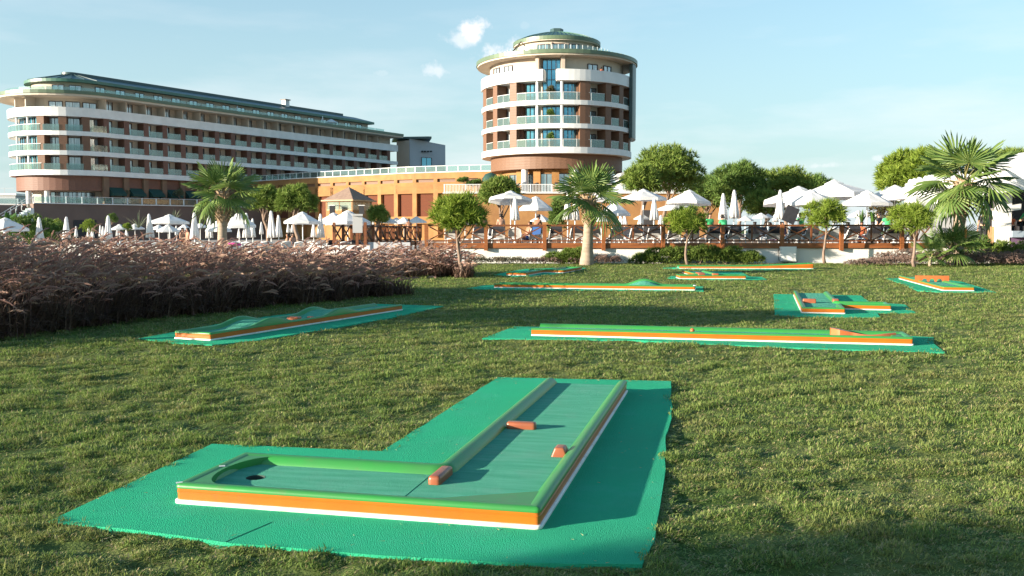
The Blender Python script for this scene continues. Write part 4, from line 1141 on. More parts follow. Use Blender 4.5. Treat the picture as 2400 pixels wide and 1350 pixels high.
def bush(base, r3, seed, m, label, cat='shrub', name='shrub', group=None, n=500, L=0.12, W=0.03, per=6, lobes=6, spread=0.6, updir=0.35, droop=0.0):
    lb = [((c[0], c[1], max(c[2], q[2] * 0.5)), q) for c, q in crown_lobes(r3[0], r3[1], r3[2], lobes, seed, r3[2] * 0.55, 0.2)]
    root = empty(name, base, label=label, cat=cat, group=group)
    b = MB(); r = random.Random(seed)
    for i in range(4):
        c = lb[1 + i % (len(lb) - 1)][0]; b.tube([(r.uniform(-.05, .05), r.uniform(-.05, .05), -0.02), (c[0] * .6, c[1] * .6, c[2] * .5), c], [0.02 + r3[0] * .02, 0.015, 0.008], 5)
    o = b.build('stems', 'pine_bark'); o.parent = root
    np_obj('foliage', cloud_mesh('foliage', tuft_cloud(lb, n, L, W, seed, per, spread=spread, updir=updir, droop=droop), m), root); return root


# --- fan palms
def frond_mesh(seed, droop, R=1.18, pet=0.80, nseg=24, arc=118):
    r = random.Random(seed); V = []; Q = []; T3 = []; mi_q = []; mi_t = []
    half = rad(arc) / nseg * 0.84

    def put(a, q, side, lift):
        x = pet + q * cos(a) - q * side * sin(a); y = q * sin(a) + q * side * cos(a)
        d = math.hypot(x - pet * 0.6, y); z = lift - droop * 0.5 * d * d - 0.10 * abs(y)
        return (x, y, z)
    for i in range(nseg + 1):
        a = rad(-arc + 2 * arc * i / nseg) + r.uniform(-.02, .02); RR = R * (1 - 0.30 * abs(a / rad(arc)) ** 2) * r.uniform(.86, 1.08)
        k = len(V); fold = 0.030
        for f_, hw, tip in ((0.05, half, 0), (0.38, half, 0), (0.64, half * .74, 0.0), (0.86, half * .28, 0.02)):
            q = RR * f_; dz = -tip - (0.10 + droop * 0.35) * max(0, f_ - .55) ** 2 * RR * r.uniform(.4, 2.2)
            V += [put(a, q, -hw, -fold * f_ + dz), put(a, q, 0, fold * f_ + dz), put(a, q, hw, -fold * f_ + dz)]
        V.append(put(a, RR, 0, -(0.10 + droop * 0.55) * .22 * RR * r.uniform(.3, 2.4)))
        for j in range(3):
            for s in (0, 1): Q.append((k + 3 * j + s, k + 3 * j + s + 1, k + 3 * j + s + 4, k + 3 * j + s + 3))
        T3 += [(k + 9, k + 10, k + 12), (k + 10, k + 11, k + 12)]
    mi = [0] * len(Q)
    k = len(V); n = 6                        # petiole
    for i in range(n + 1):
        x = pet * i / n; z = -droop * .5 * max(0, x - pet * .6) ** 2 + 0.03 * sin(pi * i / n); w = 0.030 - 0.014 * i / n
        V += [(x, -w, z), (x, w, z), (x, 0, z - w * 1.2)]
    for i in range(n):
        for s in range(3): Q.append((k + 3 * i + s, k + 3 * i + (s + 1) % 3, k + 3 * i + 3 + (s + 1) % 3, k + 3 * i + 3 + s)); mi.append(1)
    return np_mesh('frond', V, Q, T3, ['palm_leaf', 'palm_stalk'], mi=mi + [0] * len(T3))


FRONDS = [frond_mesh(1, 0.05), frond_mesh(2, 0.14), frond_mesh(3, 0.30), frond_mesh(4, 0.55)]


def palm(base, label, trunk, top, rs, boots_from, n, size, seed, elmax=86, elmin=-42, hang=0):
    """trunk: list of points relative to base; top: where the fronds spring"""
    root = empty('fan_palm', base, label=label, cat='palm tree', group='fan palms by the pool'); r = random.Random(seed)
    P = [Vector(p) for p in trunk]; b = MB(); pts = []; rr = []
    N_ = 22
    for i in range(N_ + 1):
        t = i / N_; f = t * (len(P) - 1); k = min(int(f), len(P) - 2); pts.append(P[k].lerp(P[k + 1], f - k)); q = t * (len(rs) - 1); j = min(int(q), len(rs) - 2)
        rr.append((rs[j] + (rs[j + 1] - rs[j]) * (q - j)) * (1 + 0.025 * (-1) ** i))
    b.tube(pts, rr, 16); o = b.build('trunk', 'palm_bark', smooth=True); o.parent = root
    # old leaf bases, set in a spiral below the crown
    bb = MB()
    for i in range(70 if size > .8 else 0):
        t = boots_from + (1 - boots_from) * (i / 70); a = i * 2.4; f = t * N_; k = min(int(f), N_ - 1); c = pts[k].lerp(pts[k + 1], f - k); q = rr[k]
        d = Vector((cos(a), sin(a), 0)); lo = c + d * (q * .86) + Vector((0, 0, -.07)); hi = c + d * (q * 1.15 + 0.05 + .03 * r.random()) + Vector((0, 0, .12 + .08 * r.random()))
        bb.bar(lo, hi, 0.13, 0.035, up=d)
    if bb.v: o = bb.build('leaf_bases', 'palm_boot'); o.parent = root; o['kind'] = 'stuff'
    top = Vector(top)
    for i in range(n):
        t = (i + .5) / n; el = rad(elmax + (elmin - elmax) * t ** 0.9 + r.uniform(-7, 7)); yaw = i * 2.39996 + r.uniform(-.3, .3)
        me = FRONDS[0 if t < .3 else 1 if t < .6 else 2 if t < .82 else 3]
        s = size * r.uniform(.86, 1.1) * (0.82 + 0.2 * min(1, t * 3))
        o = child('frond', me, root, top + Vector((0, 0, -0.28 * t)) + Vector((cos(yaw), sin(yaw), 0)) * 0.06, (r.uniform(-.5, .5), -el, yaw), (s, s, s))
    if hang:
        h = MB()
        for i in range(hang):
            a = r.uniform(0, 2 * pi); q = r.uniform(.2, .75); p0 = top + Vector((cos(a) * q, sin(a) * q, -0.15 - .5 * q)); l = r.uniform(.4, .9)
            h.bar(p0, p0 + Vector((r.uniform(-.1, .1), r.uniform(-.1, .1), -l)), 0.022, 0.006)
        o = h.build('dry_strands', 'palm_dry'); o.parent = root; o['kind'] = 'stuff'
    return root


def rel(px, py, D, base): return A(px, py, D) - base


B = G(1375, 621); D = B.y
palm(B, 'fan palm with a thick pale trunk in front of the wooden deck fence', [(0, 0, -.1), rel(1378, 560, D, B), rel(1380, 520, D, B), rel(1380, 462, D, B)], rel(1383, 462, D, B), [0.36, 0.25, 0.22, 0.22, 0.26, 0.27], 0.62, 19, 1.0, 3, elmin=-22)
D = 50.0; B = A(520, 540, D); B.z = 0
palm(B, 'fan palm with its trunk rising behind the reddish grasses', [(0, 0, -.1), rel(521, 545, D, B), rel(523, 500, D, B), rel(522, 448, D, B)], rel(522, 448, D, B), [0.30, 0.24, 0.24, 0.30, 0.34, 0.26], 0.5, 23, 1.05, 5, elmin=-34)
D = 42.0; B = A(2243, 603, D); B.z = 0.1
palm(B, 'tallest fan palm, ragged, beside the white pavilion', [(0, 0, -.15), rel(2246, 540, D, B), rel(2253, 480, D, B), rel(2259, 418, D, B)], rel(2260, 418, D, B), [0.33, 0.27, 0.25, 0.27, 0.33, 0.24], 0.5, 27, 1.2, 8, elmin=-46, hang=60)
D = 41.0; B = A(2232, 592, D); B.z = 0.12
palm(B, 'low young fan palm at the foot of the tallest palm', [(0, 0, -.1), (-0.05, 0, .3), (-0.08, 0, .62)], (-0.1, 0, 0.72), [0.09, 0.09, 0.08], 0.2, 16, 0.70, 12, elmin=4)
D = 40.4; B = A(2180, 600, D); B.z = 0.08
palm(B, 'smallest fan palm sprouting beside the lavender bed', [(0, 0, -.1), (0, 0, .2), (0.02, 0, .35)], (0.02, 0, 0.42), [0.07, 0.07, 0.06], 0.2, 9, 0.55, 15, elmin=2)


# --- young pines on the lawn
def lawn_pine(px, py, cpx, cpy, hw, hh, seed, label, n=850, m='needle_bright'):
    B = G(px, py); D = B.y; c = A(cpx, cpy, D) - B; s = D / FPX
    return tree('young_pine', B, label, 'pine tree', (c.x, 0, c.z), (hw * s, hw * s * .9, hh * s), seed, m, trunk_r=0.07, lobes=16, n=n, L=0.30, W=0.030, per=8, group='young pines on the lawn', flat=.75, rel=(.20, .40), limbs=9, shell=(.35, 1.1), spread=.75)


lawn_pine(1081, 651, 1076, 505, 62, 46, 21, 'young pine nearest the reddish grasses, with a bent grey trunk', 1150)
lawn_pine(1612, 621, 1608, 522, 50, 36, 22, 'young bright pine standing in front of the low hedge')
lawn_pine(1933, 619, 1933, 508, 50, 38, 23, 'young bright pine beside the white electric box')
lawn_pine(2143, 626, 2136, 517, 50, 38, 24, 'young bright pine beside the lavender bed and the tallest palm')
# tall pines outside the view on the sun side: their shade falls across the lawn
for x, y, h, rr, sd, lb_ in ((-17.2, 10.1, 3.4, 1.25, 31, 'larger pine on the open lawn left of the golf lanes'), (-14.2, 9.4, 3.3, 1.1, 33, 'smaller pine on the open lawn left of the golf lanes'), (-16.6, -3.7, 3.4, 0.85, 32, 'pine on the lawn behind the photographer')):
    tree('lawn_pine', (x, y, 0), lb_, 'pine tree', (0.2, 0, h), (rr, rr, rr * .62), sd, 'needle_pine', trunk_r=0.13, lobes=10, n=900, L=0.35, W=0.05, per=7, spread=.8, shell=(.5, 1.08))


# --- pines and trees behind the terrace
def back_pine(px, cy, D, hw, hh, seed, label, m='needle_pine', n=2600, zb=0.7, lobes=14, L=0.5, rel=(.26, .44), tr=0.22, name='pine_tree', per=6):
    c = A(px, cy, D); s = D / FPX; B = Vector((c.x, D, zb))
    return tree(name, B, label, 'pine tree', (0, 0, c.z - zb), (hw * s, hw * s, hh * s), seed, m, trunk_r=tr, lobes=lobes, n=n, L=L, W=L * .17, per=per, flat=.35, rel=rel, limbs=6, spread=.6, shell=(.55, 1.12))


back_pine(1562, 422, 84, 80, 76, 41, 'tall rounded pine just right of the tower', n=3000, lobes=22)
back_pine(1502, 432, 80, 42, 42, 42, 'smaller pine leaning against the tall rounded pine', n=1700)
back_pine(1730, 448, 92, 68, 62, 43, 'dark pine left of the big white parasols', m='needle_dark', n=3000, lobes=16)
back_pine(1655, 468, 98, 56, 56, 44, 'dark pine between the tall rounded pine and its neighbour', m='needle_dark', n=1800)
back_pine(1842, 455, 96, 70, 60, 45, 'yellowish green pine behind the big white parasols', n=2800, lobes=16)
back_pine(1906, 462, 104, 54, 50, 46, 'dark pine at the far right of the row behind the parasols', m='needle_dark', n=1700)
back_pine(1790, 490, 88, 44, 40, 49, 'low bushy pine beneath the row of dark pines', n=1600)
back_pine(2150, 420, 60, 84, 66, 47, 'wide flat topped pine behind the tallest palm', m='needle_bright', n=4200, lobes=18, L=.42)
back_pine(2352, 392, 66, 66, 36, 48, 'pine crown showing above the white pavilion roof', n=1800)
back_pine(2085, 470, 74, 24, 18, 54, 'small dark treetop between the parasols and the wide pine', m='needle_dark', n=600, L=.35)
back_pine(1172, 462, 66, 46, 44, 50, 'round pine at the foot of the tower', n=2200, L=.36, tr=.13)
back_pine(622, 478, 88, 40, 38, 51, 'left of two round pines before the sandstone building', n=2000, zb=0, L=.42)
back_pine(694, 478, 86, 46, 42, 52, 'right of two round pines before the sandstone building', n=2300, zb=0, L=.42)
back_pine(885, 512, 90, 26, 28, 53, 'small pine beside the pavilion with the pointed roof', n=1000, zb=0, L=.36)
for i, (px, py) in enumerate(((1087, 424), (1107, 432), (1118, 429))):
    c = A(px, py, 117.5); B = Vector((c.x, 117.5, 6.3))
    tree('terrace_pine', B, ('thin terrace pine, leftmost of three beside the tower', 'thin terrace pine, middle one of three beside the tower', 'thin terrace pine nearest the tower')[i], 'pine tree', (0, 0, c.z - 6.3), (.75, .7, .4), 60 + i, 'needle_dark', trunk_r=.05, lobes=5, n=260, L=.3, W=.06)
c = A(1307, 490, 62); B = Vector((c.x, 62, 0.74))
tree('conifer', B, 'slim conifer behind the closed parasols below the tower', 'conifer', (0, 0, 1.4), (.55, .55, 1.5), 66, 'needle_dark', trunk_r=.06, lobes=10, n=700, L=.3, W=.05)

# clipped balls, yuccas, banana plants along the pool terrace
for i, (px, py, D, rr, lb_) in enumerate(((130, 528, 96, .75, 'round clipped bush left of the tall closed parasol'), (207, 530, 96, .85, 'round clipped bush right of the tall closed parasol'), (298, 533, 100, .5, 'small clipped bush under the far parasols'), (262, 512, 110, .7, 'pointed dark shrub against the brown podium wall'))):
    c = A(px, py, D); bush((c.x, D, c.z - rr), (rr, rr, rr * 1.15), 70 + i, 'needle_bright' if i < 3 else 'needle_dark', lb_, n=650, L=.16, W=.04, spread=.4)


def blade_plant(base, n, L, W, m, seed, label, cat, name, elmin=15, elmax=80, droop=.2, leafname='leaf', seg=4):
    root = empty(name, base, label=label, cat=cat); r = random.Random(seed)
    for i in range(n):
        el = rad(elmin + (elmax - elmin) * r.random()); yaw = 2.4 * i + r.uniform(-.2, .2); b = MB(); l = L * r.uniform(.75, 1.1); rows = []
        for k in range(seg + 1):
            t = k / seg; q = l * t; w = W * (1 - t) ** .7 * (0.75 + .5 * t) if t < 1 else 0.003
            x = q * cos(el); z = q * sin(el) - droop * q * q
            rows.append([(x * cos(yaw) + w * sin(yaw), x * sin(yaw) - w * cos(yaw), z + w * .25), (x * cos(yaw), x * sin(yaw), z), (x * cos(yaw) - w * sin(yaw), x * sin(yaw) + w * cos(yaw), z + w * .25)])
        b.strip(rows); o = b.build(leafname, m); o.parent = root
    return root


for i, (px, py, D, s, lb_) in enumerate(((325, 522, 92, 1.9, 'tall yucca in front of the brown podium wall'), (408, 508, 104, 1.7, 'yucca showing beside the palm behind the reddish grasses'))):
    c = A(px, py, D); blade_plant((c.x, D, c.z - .5), 26, s, .06, 'palm_dry' if False else 'olive_leaf', 80 + i, lb_, 'yucca', 'yucca', 10, 88, .08)
for i, (px, py, D, lb_) in enumerate(((18, 510, 70, 'broad leaved banana plant at the far left by the steps'), (62, 512, 74, 'banana plant growing below the terrace steps'), (100, 524, 78, 'smaller banana plant beside the round clipped bush'))):
    c = A(px, py, D); blade_plant((c.x, D, c.z - .7), 15, 1.75 - .25 * i, .24, 'banana_leaf', 85 + i, lb_, 'banana plant', 'banana_plant', 30, 85, .18)
    bush((c.x + .5, D + 1.5, 0), (2.0 - .4 * i, 1, 1.75 - .2 * i), 90 + i, 'needle_dark', ('dark shrub behind the banana plant at the far left', 'dark shrub below the terrace steps', 'dark shrub beside the smaller banana plant')[i], n=700, L=.3, W=.08)
for i, px in enumerate((1475, 1492, 1502, 1560, 1607)):
    B = A(px, 600, 43.4); B.z = 0; blade_plant(B, 14, (.55, .75, .62, .5, .45)[i], .035, 'agave_leaf', 95 + i, ('agave just right of the big palm trunk', 'tallest agave against the white wall', 'agave right beside the tallest agave', 'agave rising out of the low hedge', 'agave behind the young pine by the hedge')[i], 'agave', 'agave', 20, 85, .35, seg=4)
for i, px in enumerate((2018, 2045)):
    c = A(px, 500, 70); blade_plant((c.x, 70, c.z - .8), 9, 1.3, .14, 'banana_leaf', 101 + i, ('left banana plant behind the far parasols on the right', 'right banana plant behind the far parasols on the right')[i], 'banana plant', 'banana_plant', 50, 88, .12)
c = A(2078, 500, 72); bush((c.x, 72, c.z - .8), (1.2, 1.0, 1.3), 104, 'rust_leaf', 'rust coloured shrub behind the man in the green shirt', n=700, L=.25, W=.07)

# low beds along the wall: junipers, lavender, thyme
for i, (px, py, rx, h, lb_) in enumerate(((1318, 613, .9, .34, 'low juniper left of the big palm trunk'), (1350, 611, .7, .46, 'low juniper close behind the big palm trunk'), (1560, 616, 1.1, .48, 'low juniper right of the agaves'), (1640, 616, 1.25, .52, 'low juniper right of the young pine by the hedge'),
                                         (1700, 616, 1.15, .5, 'low juniper next to the end of the hedge'), (1748, 617, .85, .36, 'last low juniper, pointing at the electric box'), (1515, 614, .6, .32, 'small low juniper among the agaves'))):
    B = A(px, 600, 43.55); B.z = 0; bush(B, (rx, .42, h), 110 + i, 'juniper', lb_, cat='juniper', name='juniper', n=1100, L=.17, W=.03, updir=.15, spread=.7, group='low junipers along the white wall')
lav = [(1120, 615, .55, .22, 'thyme'), (1165, 616, .6, .20, 'thyme'), (1208, 616, .6, .20, 'thyme'), (1250, 616, .55, .18, 'lavender'), (1292, 617, .55, .2, 'lavender'), (1335, 618, .5, .22, 'lavender'), (1412, 617, .4, .26, 'lavender'), (1440, 617, .4, .24, 'lavender')]
lav += [(2010 + 30 * i, 621 - (i % 2) * 2.5, .55, .17 + .028 * min(i, 6), 'lavender') for i in range(15)] + [(2075 + 30 * i, 613 - (i % 3), .6, .36 + .05 * (i % 3), 'lavender') for i in range(12)]
beds = {}
for i, (px, py, rx, h, m) in enumerate(lav):
    B = A(px, 600, 41.2 + max(0, (621 - py)) * .17 if px > 1500 else 43.4); B.z = 0; lb = [((B.x + c[0], B.y + c[1], max(c[2], q[2] * .5)), q) for c, q in crown_lobes(rx, .4, h, 6, 130 + i, h * .55, .2)]
    beds.setdefault((m, px < 1500), []).append(tuft_cloud(lb, 330, .09, .022, 130 + i, 6, spread=.6, updir=.5))
for (m, left), cl in beds.items():
    V = np.concatenate([c[0] for c in cl]); off = np.cumsum([0] + [len(c[0]) for c in cl[:-1]]); T3 = np.concatenate([c[2] + o for c, o in zip(cl, off)])
    tag(np_obj('lavender_bed' if m == 'lavender' else 'thyme_edging', np_mesh('bed', V, None, T3, m)), kind='stuff')
for i, (px, py, D, rx, h, lb_) in enumerate(((2290, 590, 44.2, .8, .75, 'dark bush right of the tallest palm trunk'), (2335, 588, 44.0, .7, .6, 'bush under the counter of the white pavilion'), (2382, 590, 43.8, 1.0, .6, 'clipped bush at the far right below the pavilion counter'))):
    B = A(px, py, D); B.z = 0.1; bush(B, (rx, .6, h), 170 + i, 'needle_pine' if i else 'needle_dark', lb_, n=700, L=.13, W=.035)


# --- tall purple fountain grass: one mass
def fountain_grass():
    r = np.random.default_rng(77)
    front = [G(-330, 830), G(-60, 802), G(0, 794), G(170, 772), G(340, 750), G(500, 735), G(650, 717), G(820, 702), G(960, 690)]
    cl = []
    for a, b_ in zip(front[:-1], front[1:]):
        L = (b_ - a).length; n = max(2, int(L / 0.38))
        for k in range(n):
            p = a.lerp(b_, k / n)
            t_ = min(1, max(0, (p.y - 13) / 10)); depth = 4.6 - 2.0 * t_
            for j in range(int(depth / 0.39)):
                d = 0.28 + j * 0.39 + r.uniform(-.1, .1)
                cl.append((p.x - d * .62 + r.uniform(-.15, .15), p.y + d * .78 + r.uniform(-.15, .15), (1.40 - .42 * t_) * r.uniform(.80, 1.12) * (0.92 if j == 0 else 1), 1.0 if j < 2 else 0.0))
    for k in range(44):                      # second group by the young pine
        px = 885 + 205 * r.random(); q = G(px, 652 - 10 * r.random()); cl.append((q.x, q.y + r.uniform(-.2, 1.6), (1.02 if px < 1070 else .8) * r.uniform(.85, 1.06), 1.0))
    cl = np.array(cl); nb, npl = 118, 15
    # leaves
    P = np.repeat(np.stack([cl[:, 0], cl[:, 1], np.zeros(len(cl))], -1), nb, 0); H = np.repeat(cl[:, 2], nb); n = len(P)
    P[:, :2] += r.normal(0, .14, (n, 2)); az = r.uniform(0, 2 * pi, n); ln = np.abs(r.normal(.0, .42, n)) + .06
    fr = np.repeat(cl[:, 3], nb) * (r.random(n) < .45); ln = ln + fr * r.uniform(.2, .8, n); az = np.where(fr > 0, r.normal(-.9, .8, n), az)
    D_ = norm(np.stack([np.cos(az) * ln + .10, np.sin(az) * ln - .02, np.ones(n)], -1))
    V1, q1, t1 = blades(P, D_, H * r.uniform(.6, 1.0, n), r.uniform(.010, .018, n) * (1 + P[:, 1] / 28), r, droop=.42, seg=4)
    # plumes on arching stalks
    P = np.repeat(np.stack([cl[:, 0], cl[:, 1], np.zeros(len(cl))], -1), npl, 0); H = np.repeat(cl[:, 2], npl); n = len(P)
    P[:, :2] += r.normal(0, .13, (n, 2)); az = r.normal(.15, 1.0, n) + np.where(r.random(n) < .22, pi, 0); lean = np.abs(r.normal(.36, .24, n))
    frontrow = np.repeat(cl[:, 3] if cl.shape[1] > 3 else np.zeros(len(cl)), npl); st = H * np.where((frontrow > 0) & (r.random(n) < .5), r.uniform(.35, .8, n), r.uniform(.70, 1.16, n)); pl = r.uniform(.19, .30, n) * (1 + .1 * (P[:, 1] / 25)); w0 = .0105 * (1 + P[:, 1] / 26)
    hd = np.stack([np.cos(az), np.sin(az), np.zeros(n)], -1); seg = 7; k = seg + 1; C_ = np.empty((n, k, 3)); p = P + np.array([0, 0, 1.0]) * (st * .55)[:, None] + hd * (st * lean * .25)[:, None]
    ang = .25 + lean * .9
    tot = st * .45 + pl; C_[:, 0] = p
    for i in range(1, k):
        ang = ang + r.uniform(.08, .27, n) * (1.0 if i > 2 else .5); dz = np.cos(ang); dh = np.sin(ang)
        step = np.where(i <= 3, st * .45 / 3, pl / 4); p = p + hd * (step * dh)[:, None] + np.array([0, 0, 1.0]) * (step * dz)[:, None]; C_[:, i] = p
    prof = np.array([.16, .16, .2, .55, 1.0, .95, .7, .12]); Vs = []; Qs = []; off = 0
    side = norm(np.cross(hd, np.array([0, 0, 1.0]))); up = np.array([0, 0, 1.0])
    for S_ in (side, norm(hd * .25 + up)):
        S_ = np.broadcast_to(S_, hd.shape); V = np.empty((n, k, 2, 3)); w = (prof[None, :] * w0[:, None])[..., None] * r.uniform(.75, 1.25, (n, k, 1))
        V[:, :, 0] = C_ - S_[:, None, :] * w; V[:, :, 1] = C_ + S_[:, None, :] * w; Vs.append(V.reshape(-1, 3))
        bs = off + np.arange(n)[:, None] * (2 * k); Qs.append(np.concatenate([bs + np.array([[2 * i, 2 * i + 1, 2 * i + 3, 2 * i + 2]]) for i in range(seg)])); off += n * k * 2
    V2 = np.concatenate(Vs); q2 = np.concatenate(Qs)
    # bristles standing off the plumes
    nb2 = 9; idx = r.integers(3, 7, (n, nb2)); B0 = np.take_along_axis(C_, idx[..., None].repeat(3, -1), 1).reshape(-1, 3); B0 = B0 + r.normal(0, .012, B0.shape)
    BD = norm(np.repeat(hd, nb2, 0) * .6 + r.normal(0, .55, B0.shape)); V3, _, t3 = blades(B0, BD, r.uniform(.03, .07, len(B0)), np.full(len(B0), .008) * (1 + B0[:, 1] / 22), r)
    V = np.concatenate([V1, V2, V3]); o2 = len(V1); o3 = o2 + len(V2); Q = np.concatenate([q1, q2 + o2]); T3 = np.concatenate([t1, t3 + o3])
    mi = np.concatenate([np.zeros(len(q1)), np.ones(len(q2)), np.zeros(len(t1)), np.ones(len(t3))])
    o = np_obj('fountain_grass', np_mesh('fountain_grass', V, Q, T3, ['reed_blade', 'reed_plume'], mi=mi)); o['kind'] = 'stuff'
    print('reed clumps', len(cl), 'tris', 2 * len(Q) + len(T3))


fountain_grass()

# ------------------------------------------------------------------ podium, sandstone building, tower terrace
def podium():
    root = empty('podium', (-62, 150, 0), label='dark brown podium wall below the hotel wing, with white railing', cat='podium wall')
    a = A(95, 478, 141); b_ = A(470, 484, 159); d = (b_ - a); d.z = 0; ln = d.length; d.normalize(); nrm = Vector((d.y, -d.x, 0)); zt = 5.55
    s0, s1 = -1.0, ln + 24
    P = lambda s, o, z: Vector((a.x, a.y, 0)) + d * s - nrm * (-o) + Vector((0, 0, z)) if False else Vector((a.x, a.y, 0)) + d * s + nrm * o + Vector((0, 0, z))
    b = MB(); b.prism([P(s0, 0, 0).xy, P(s1, 0, 0).xy, P(s1, -22, 0).xy, P(s0, -24, 0).xy], 0, zt); b.build('wall', 'brown_wall', root)
    b = MB(); b.bar(P(s0, 0.06, zt + .08), P(s1, 0.06, zt + .08), 0.4, 0.16); b.build('coping', 'white_render', root)
    for (x0, x1, y0) in ((130, 166, 513), (184, 240, 513)):
        q0, q1 = A(x0, y0, 146), A(x1, y0, 149); m0 = (q0.x - a.x) / d.x; m1 = (q1.x - a.x) / d.x
        b = MB(); b.bar(P(m0, 0.0, 1.6), P(m1, 0.0, 1.6), 0.3, 3.1); b.build('opening', 'dark_void', root)
    k = 0
    while s0 + k * 2.35 < s1:
        s = s0 + k * 2.35; b = MB(); q = P(s, 0, zt + .16); b.box((q.x, q.y, q.z + .52), (.16, .16, 1.04)); b.build('railing_post', 'pole_white', root)
        if s0 + (k + 1) * 2.35 < s1:
            b = MB(); b.bar(P(s + .15, 0, zt + .66), P(s + 2.2, 0, zt + .66), 0.03, .8); b.build('railing_glass', 'balcony_glass', root)
            b = MB(); b.bar(P(s + .08, 0, zt + 1.16), P(s + 2.27, 0, zt + 1.16), 0.06, .06); b.build('hand_rail', 'pole_white', root)
        k += 1
    # steps and the lower terrace at the far left
    b = MB(); st = []
    for i in range(9):
        q = P(s0 - 0.25 - i * .45, -0.9, zt - .3 * i - .8); b.box((q.x, q.y, q.z / 2 + .1), (.5, 2.2, q.z), math.atan2(d.y, d.x))
    b.build('steps', 'white_render', root)
    for o in (0.1, -2.1):
        b = MB(); b.bar(P(s0, o, zt + 1.0), P(s0 - 4.4, o, zt - 1.9), .07, .07)
        for i in range(6): q = P(s0 - .8 * i - .1, o, zt + .95 - .53 * i); b.bar(q, q - Vector((0, 0, .95)), .06, .06)
        b.build('stair_railing', 'pole_white', root)
    b = MB(); b.prism([P(s0 - 32, -3.4, 0).xy, P(s0 + .2, -3.4, 0).xy, P(s0 + .2, -20, 0).xy, P(s0 - 32, -20, 0).xy], 0, zt - .2); b.build('lower_wall', 'brown_wall', root)
    for i in range(9):
        q = P(s0 - 3.0 * i - 1.0, -3.6, zt + .3); b = MB(); b.box((q.x, q.y, q.z), (.14, .14, 1.0)); b.build('railing_post', 'pole_white', root)
    b = MB(); b.bar(P(s0 - 28, -3.6, zt + .8), P(s0, -3.6, zt + .8), .08, .08); b.bar(P(s0 - 28, -3.6, zt + .35), P(s0, -3.6, zt + .35), .04, .7); b.build('lower_railing', 'balcony_glass', root)
    r = random.Random(9)
    for i, (s, lb_) in enumerate(((13.5, 'small olive tree on the podium, left of the green awnings'), (22.5, 'small olive tree in front of the green awnings'), (30.5, 'small olive tree before the second green awning'), (38, 'small olive tree near the palm on the podium'))):
        q = P(s, -1.6, zt); tree('olive_tree', q, lb_, 'olive tree', (0, 0, 2.1), (.85, .8, .85), 200 + i, 'olive_leaf', trunk_r=.07, lobes=6, n=420, L=.22, W=.05)


podium()


def sandstone():
    key = [(560, 427, None), (600, 425.5, None), (700, 419, None), (835, 412.5, None), (950, 406.5, None), (1060, 403.5, None), (1180, 401, None)]
    ztop = 10.4; pts = []
    for px, py, _ in key:
        d = ray(px, py); t = (ztop - HEYE) / d.z; pts.append(Vector((d.x * t, d.y * t)))
    # even bays along the curve
    seg = [(pts[i + 1] - pts[i]).length for i in range(len(pts) - 1)]; tot = sum(seg); nb = 16
    def at(s):
        for i, l in enumerate(seg):
            if s <= l or i == len(seg) - 1: return pts[i].lerp(pts[i + 1], s / l)
            s -= l
    P = [at(tot * k / nb) for k in range(nb + 1)]
    root = empty('sandstone_building', (P[8].x, P[8].y, 0), label='low curved sandstone building with brown shutters and a white roof railing', cat='building')
    N2 = []
    for i in range(nb + 1):
        t = (P[min(i + 1, nb)] - P[max(i - 1, 0)]).normalized(); N2.append(Vector((t.y, -t.x)))
    def ring(o): return [P[i] + N2[i] * o for i in range(nb + 1)]
    back = [p - Vector((0, 0)) for p in ring(-9)]
    def slab(name, m, o, z0, z1, o_in=-9):
        b = MB(); b.prism([tuple(p) for p in ring(o)] + [tuple(p) for p in reversed(ring(o_in))], z0, z1); return b.build(name, m, root)
    slab('wall', 'sandstone', -.62, 0, 10.2)
    slab('cornice', 'sandstone_pale', 0.0, 9.45, 10.4, -.62); slab('wall_band', 'sandstone', 0.0, 7.25, 8.95, -.62); slab('plinth', 'sandstone', 0.0, 2.6, 3.7, -.62); slab('coping', 'white_render', .12, 10.4, 10.52, -1.2)
    for i in range(nb):
        a, b_ = P[i], P[i + 1]; n1 = (N2[i] + N2[i + 1]).normalized(); d = (b_ - a).normalized(); w = (b_ - a).length
        rz = math.atan2(d.y, d.x); c = (a + b_) / 2
        b = MB(); q = a - n1 * .31; b.box((q.x, q.y, 8.1 / 2 + .55), (.75, .62, 8.1), rz); b.build('pilaster', 'sandstone_pale', root)
        b = MB(); q = a - n1 * .31; b.box((q.x, q.y, 9.2), (.62, .62, .5), rz); b.build('pilaster_head', 'sandstone_pale', root)
        b = MB(); q = c - n1 * .55; b.box((q.x, q.y, 5.45), (w - .72, .12, 3.6), rz); b.build('shutter', 'shutter_brown', root)
        b = MB(); q = c - n1 * .45; b.box((q.x, q.y, 9.2), (w - .6, .3, .5), rz); b.build('upper_panel', 'brown_panel', root)
        for k in range(2):
            q = a.lerp(b_, .25 + .5 * k) - n1 * .3; b = MB(); b.box((q.x, q.y, 11.0), (w / 2 - .1, .025, .78), rz); b.build('railing_glass', 'balcony_glass', root)
            b = MB(); b.box((q.x, q.y, 11.43), (w / 2, .07, .06), rz)
            q = a.lerp(b_, .5 * k) - n1 * .3; b.box((q.x, q.y, 10.98), (.09, .09, .92), rz); b.build('railing_post', 'pole_white', root)


sandstone()


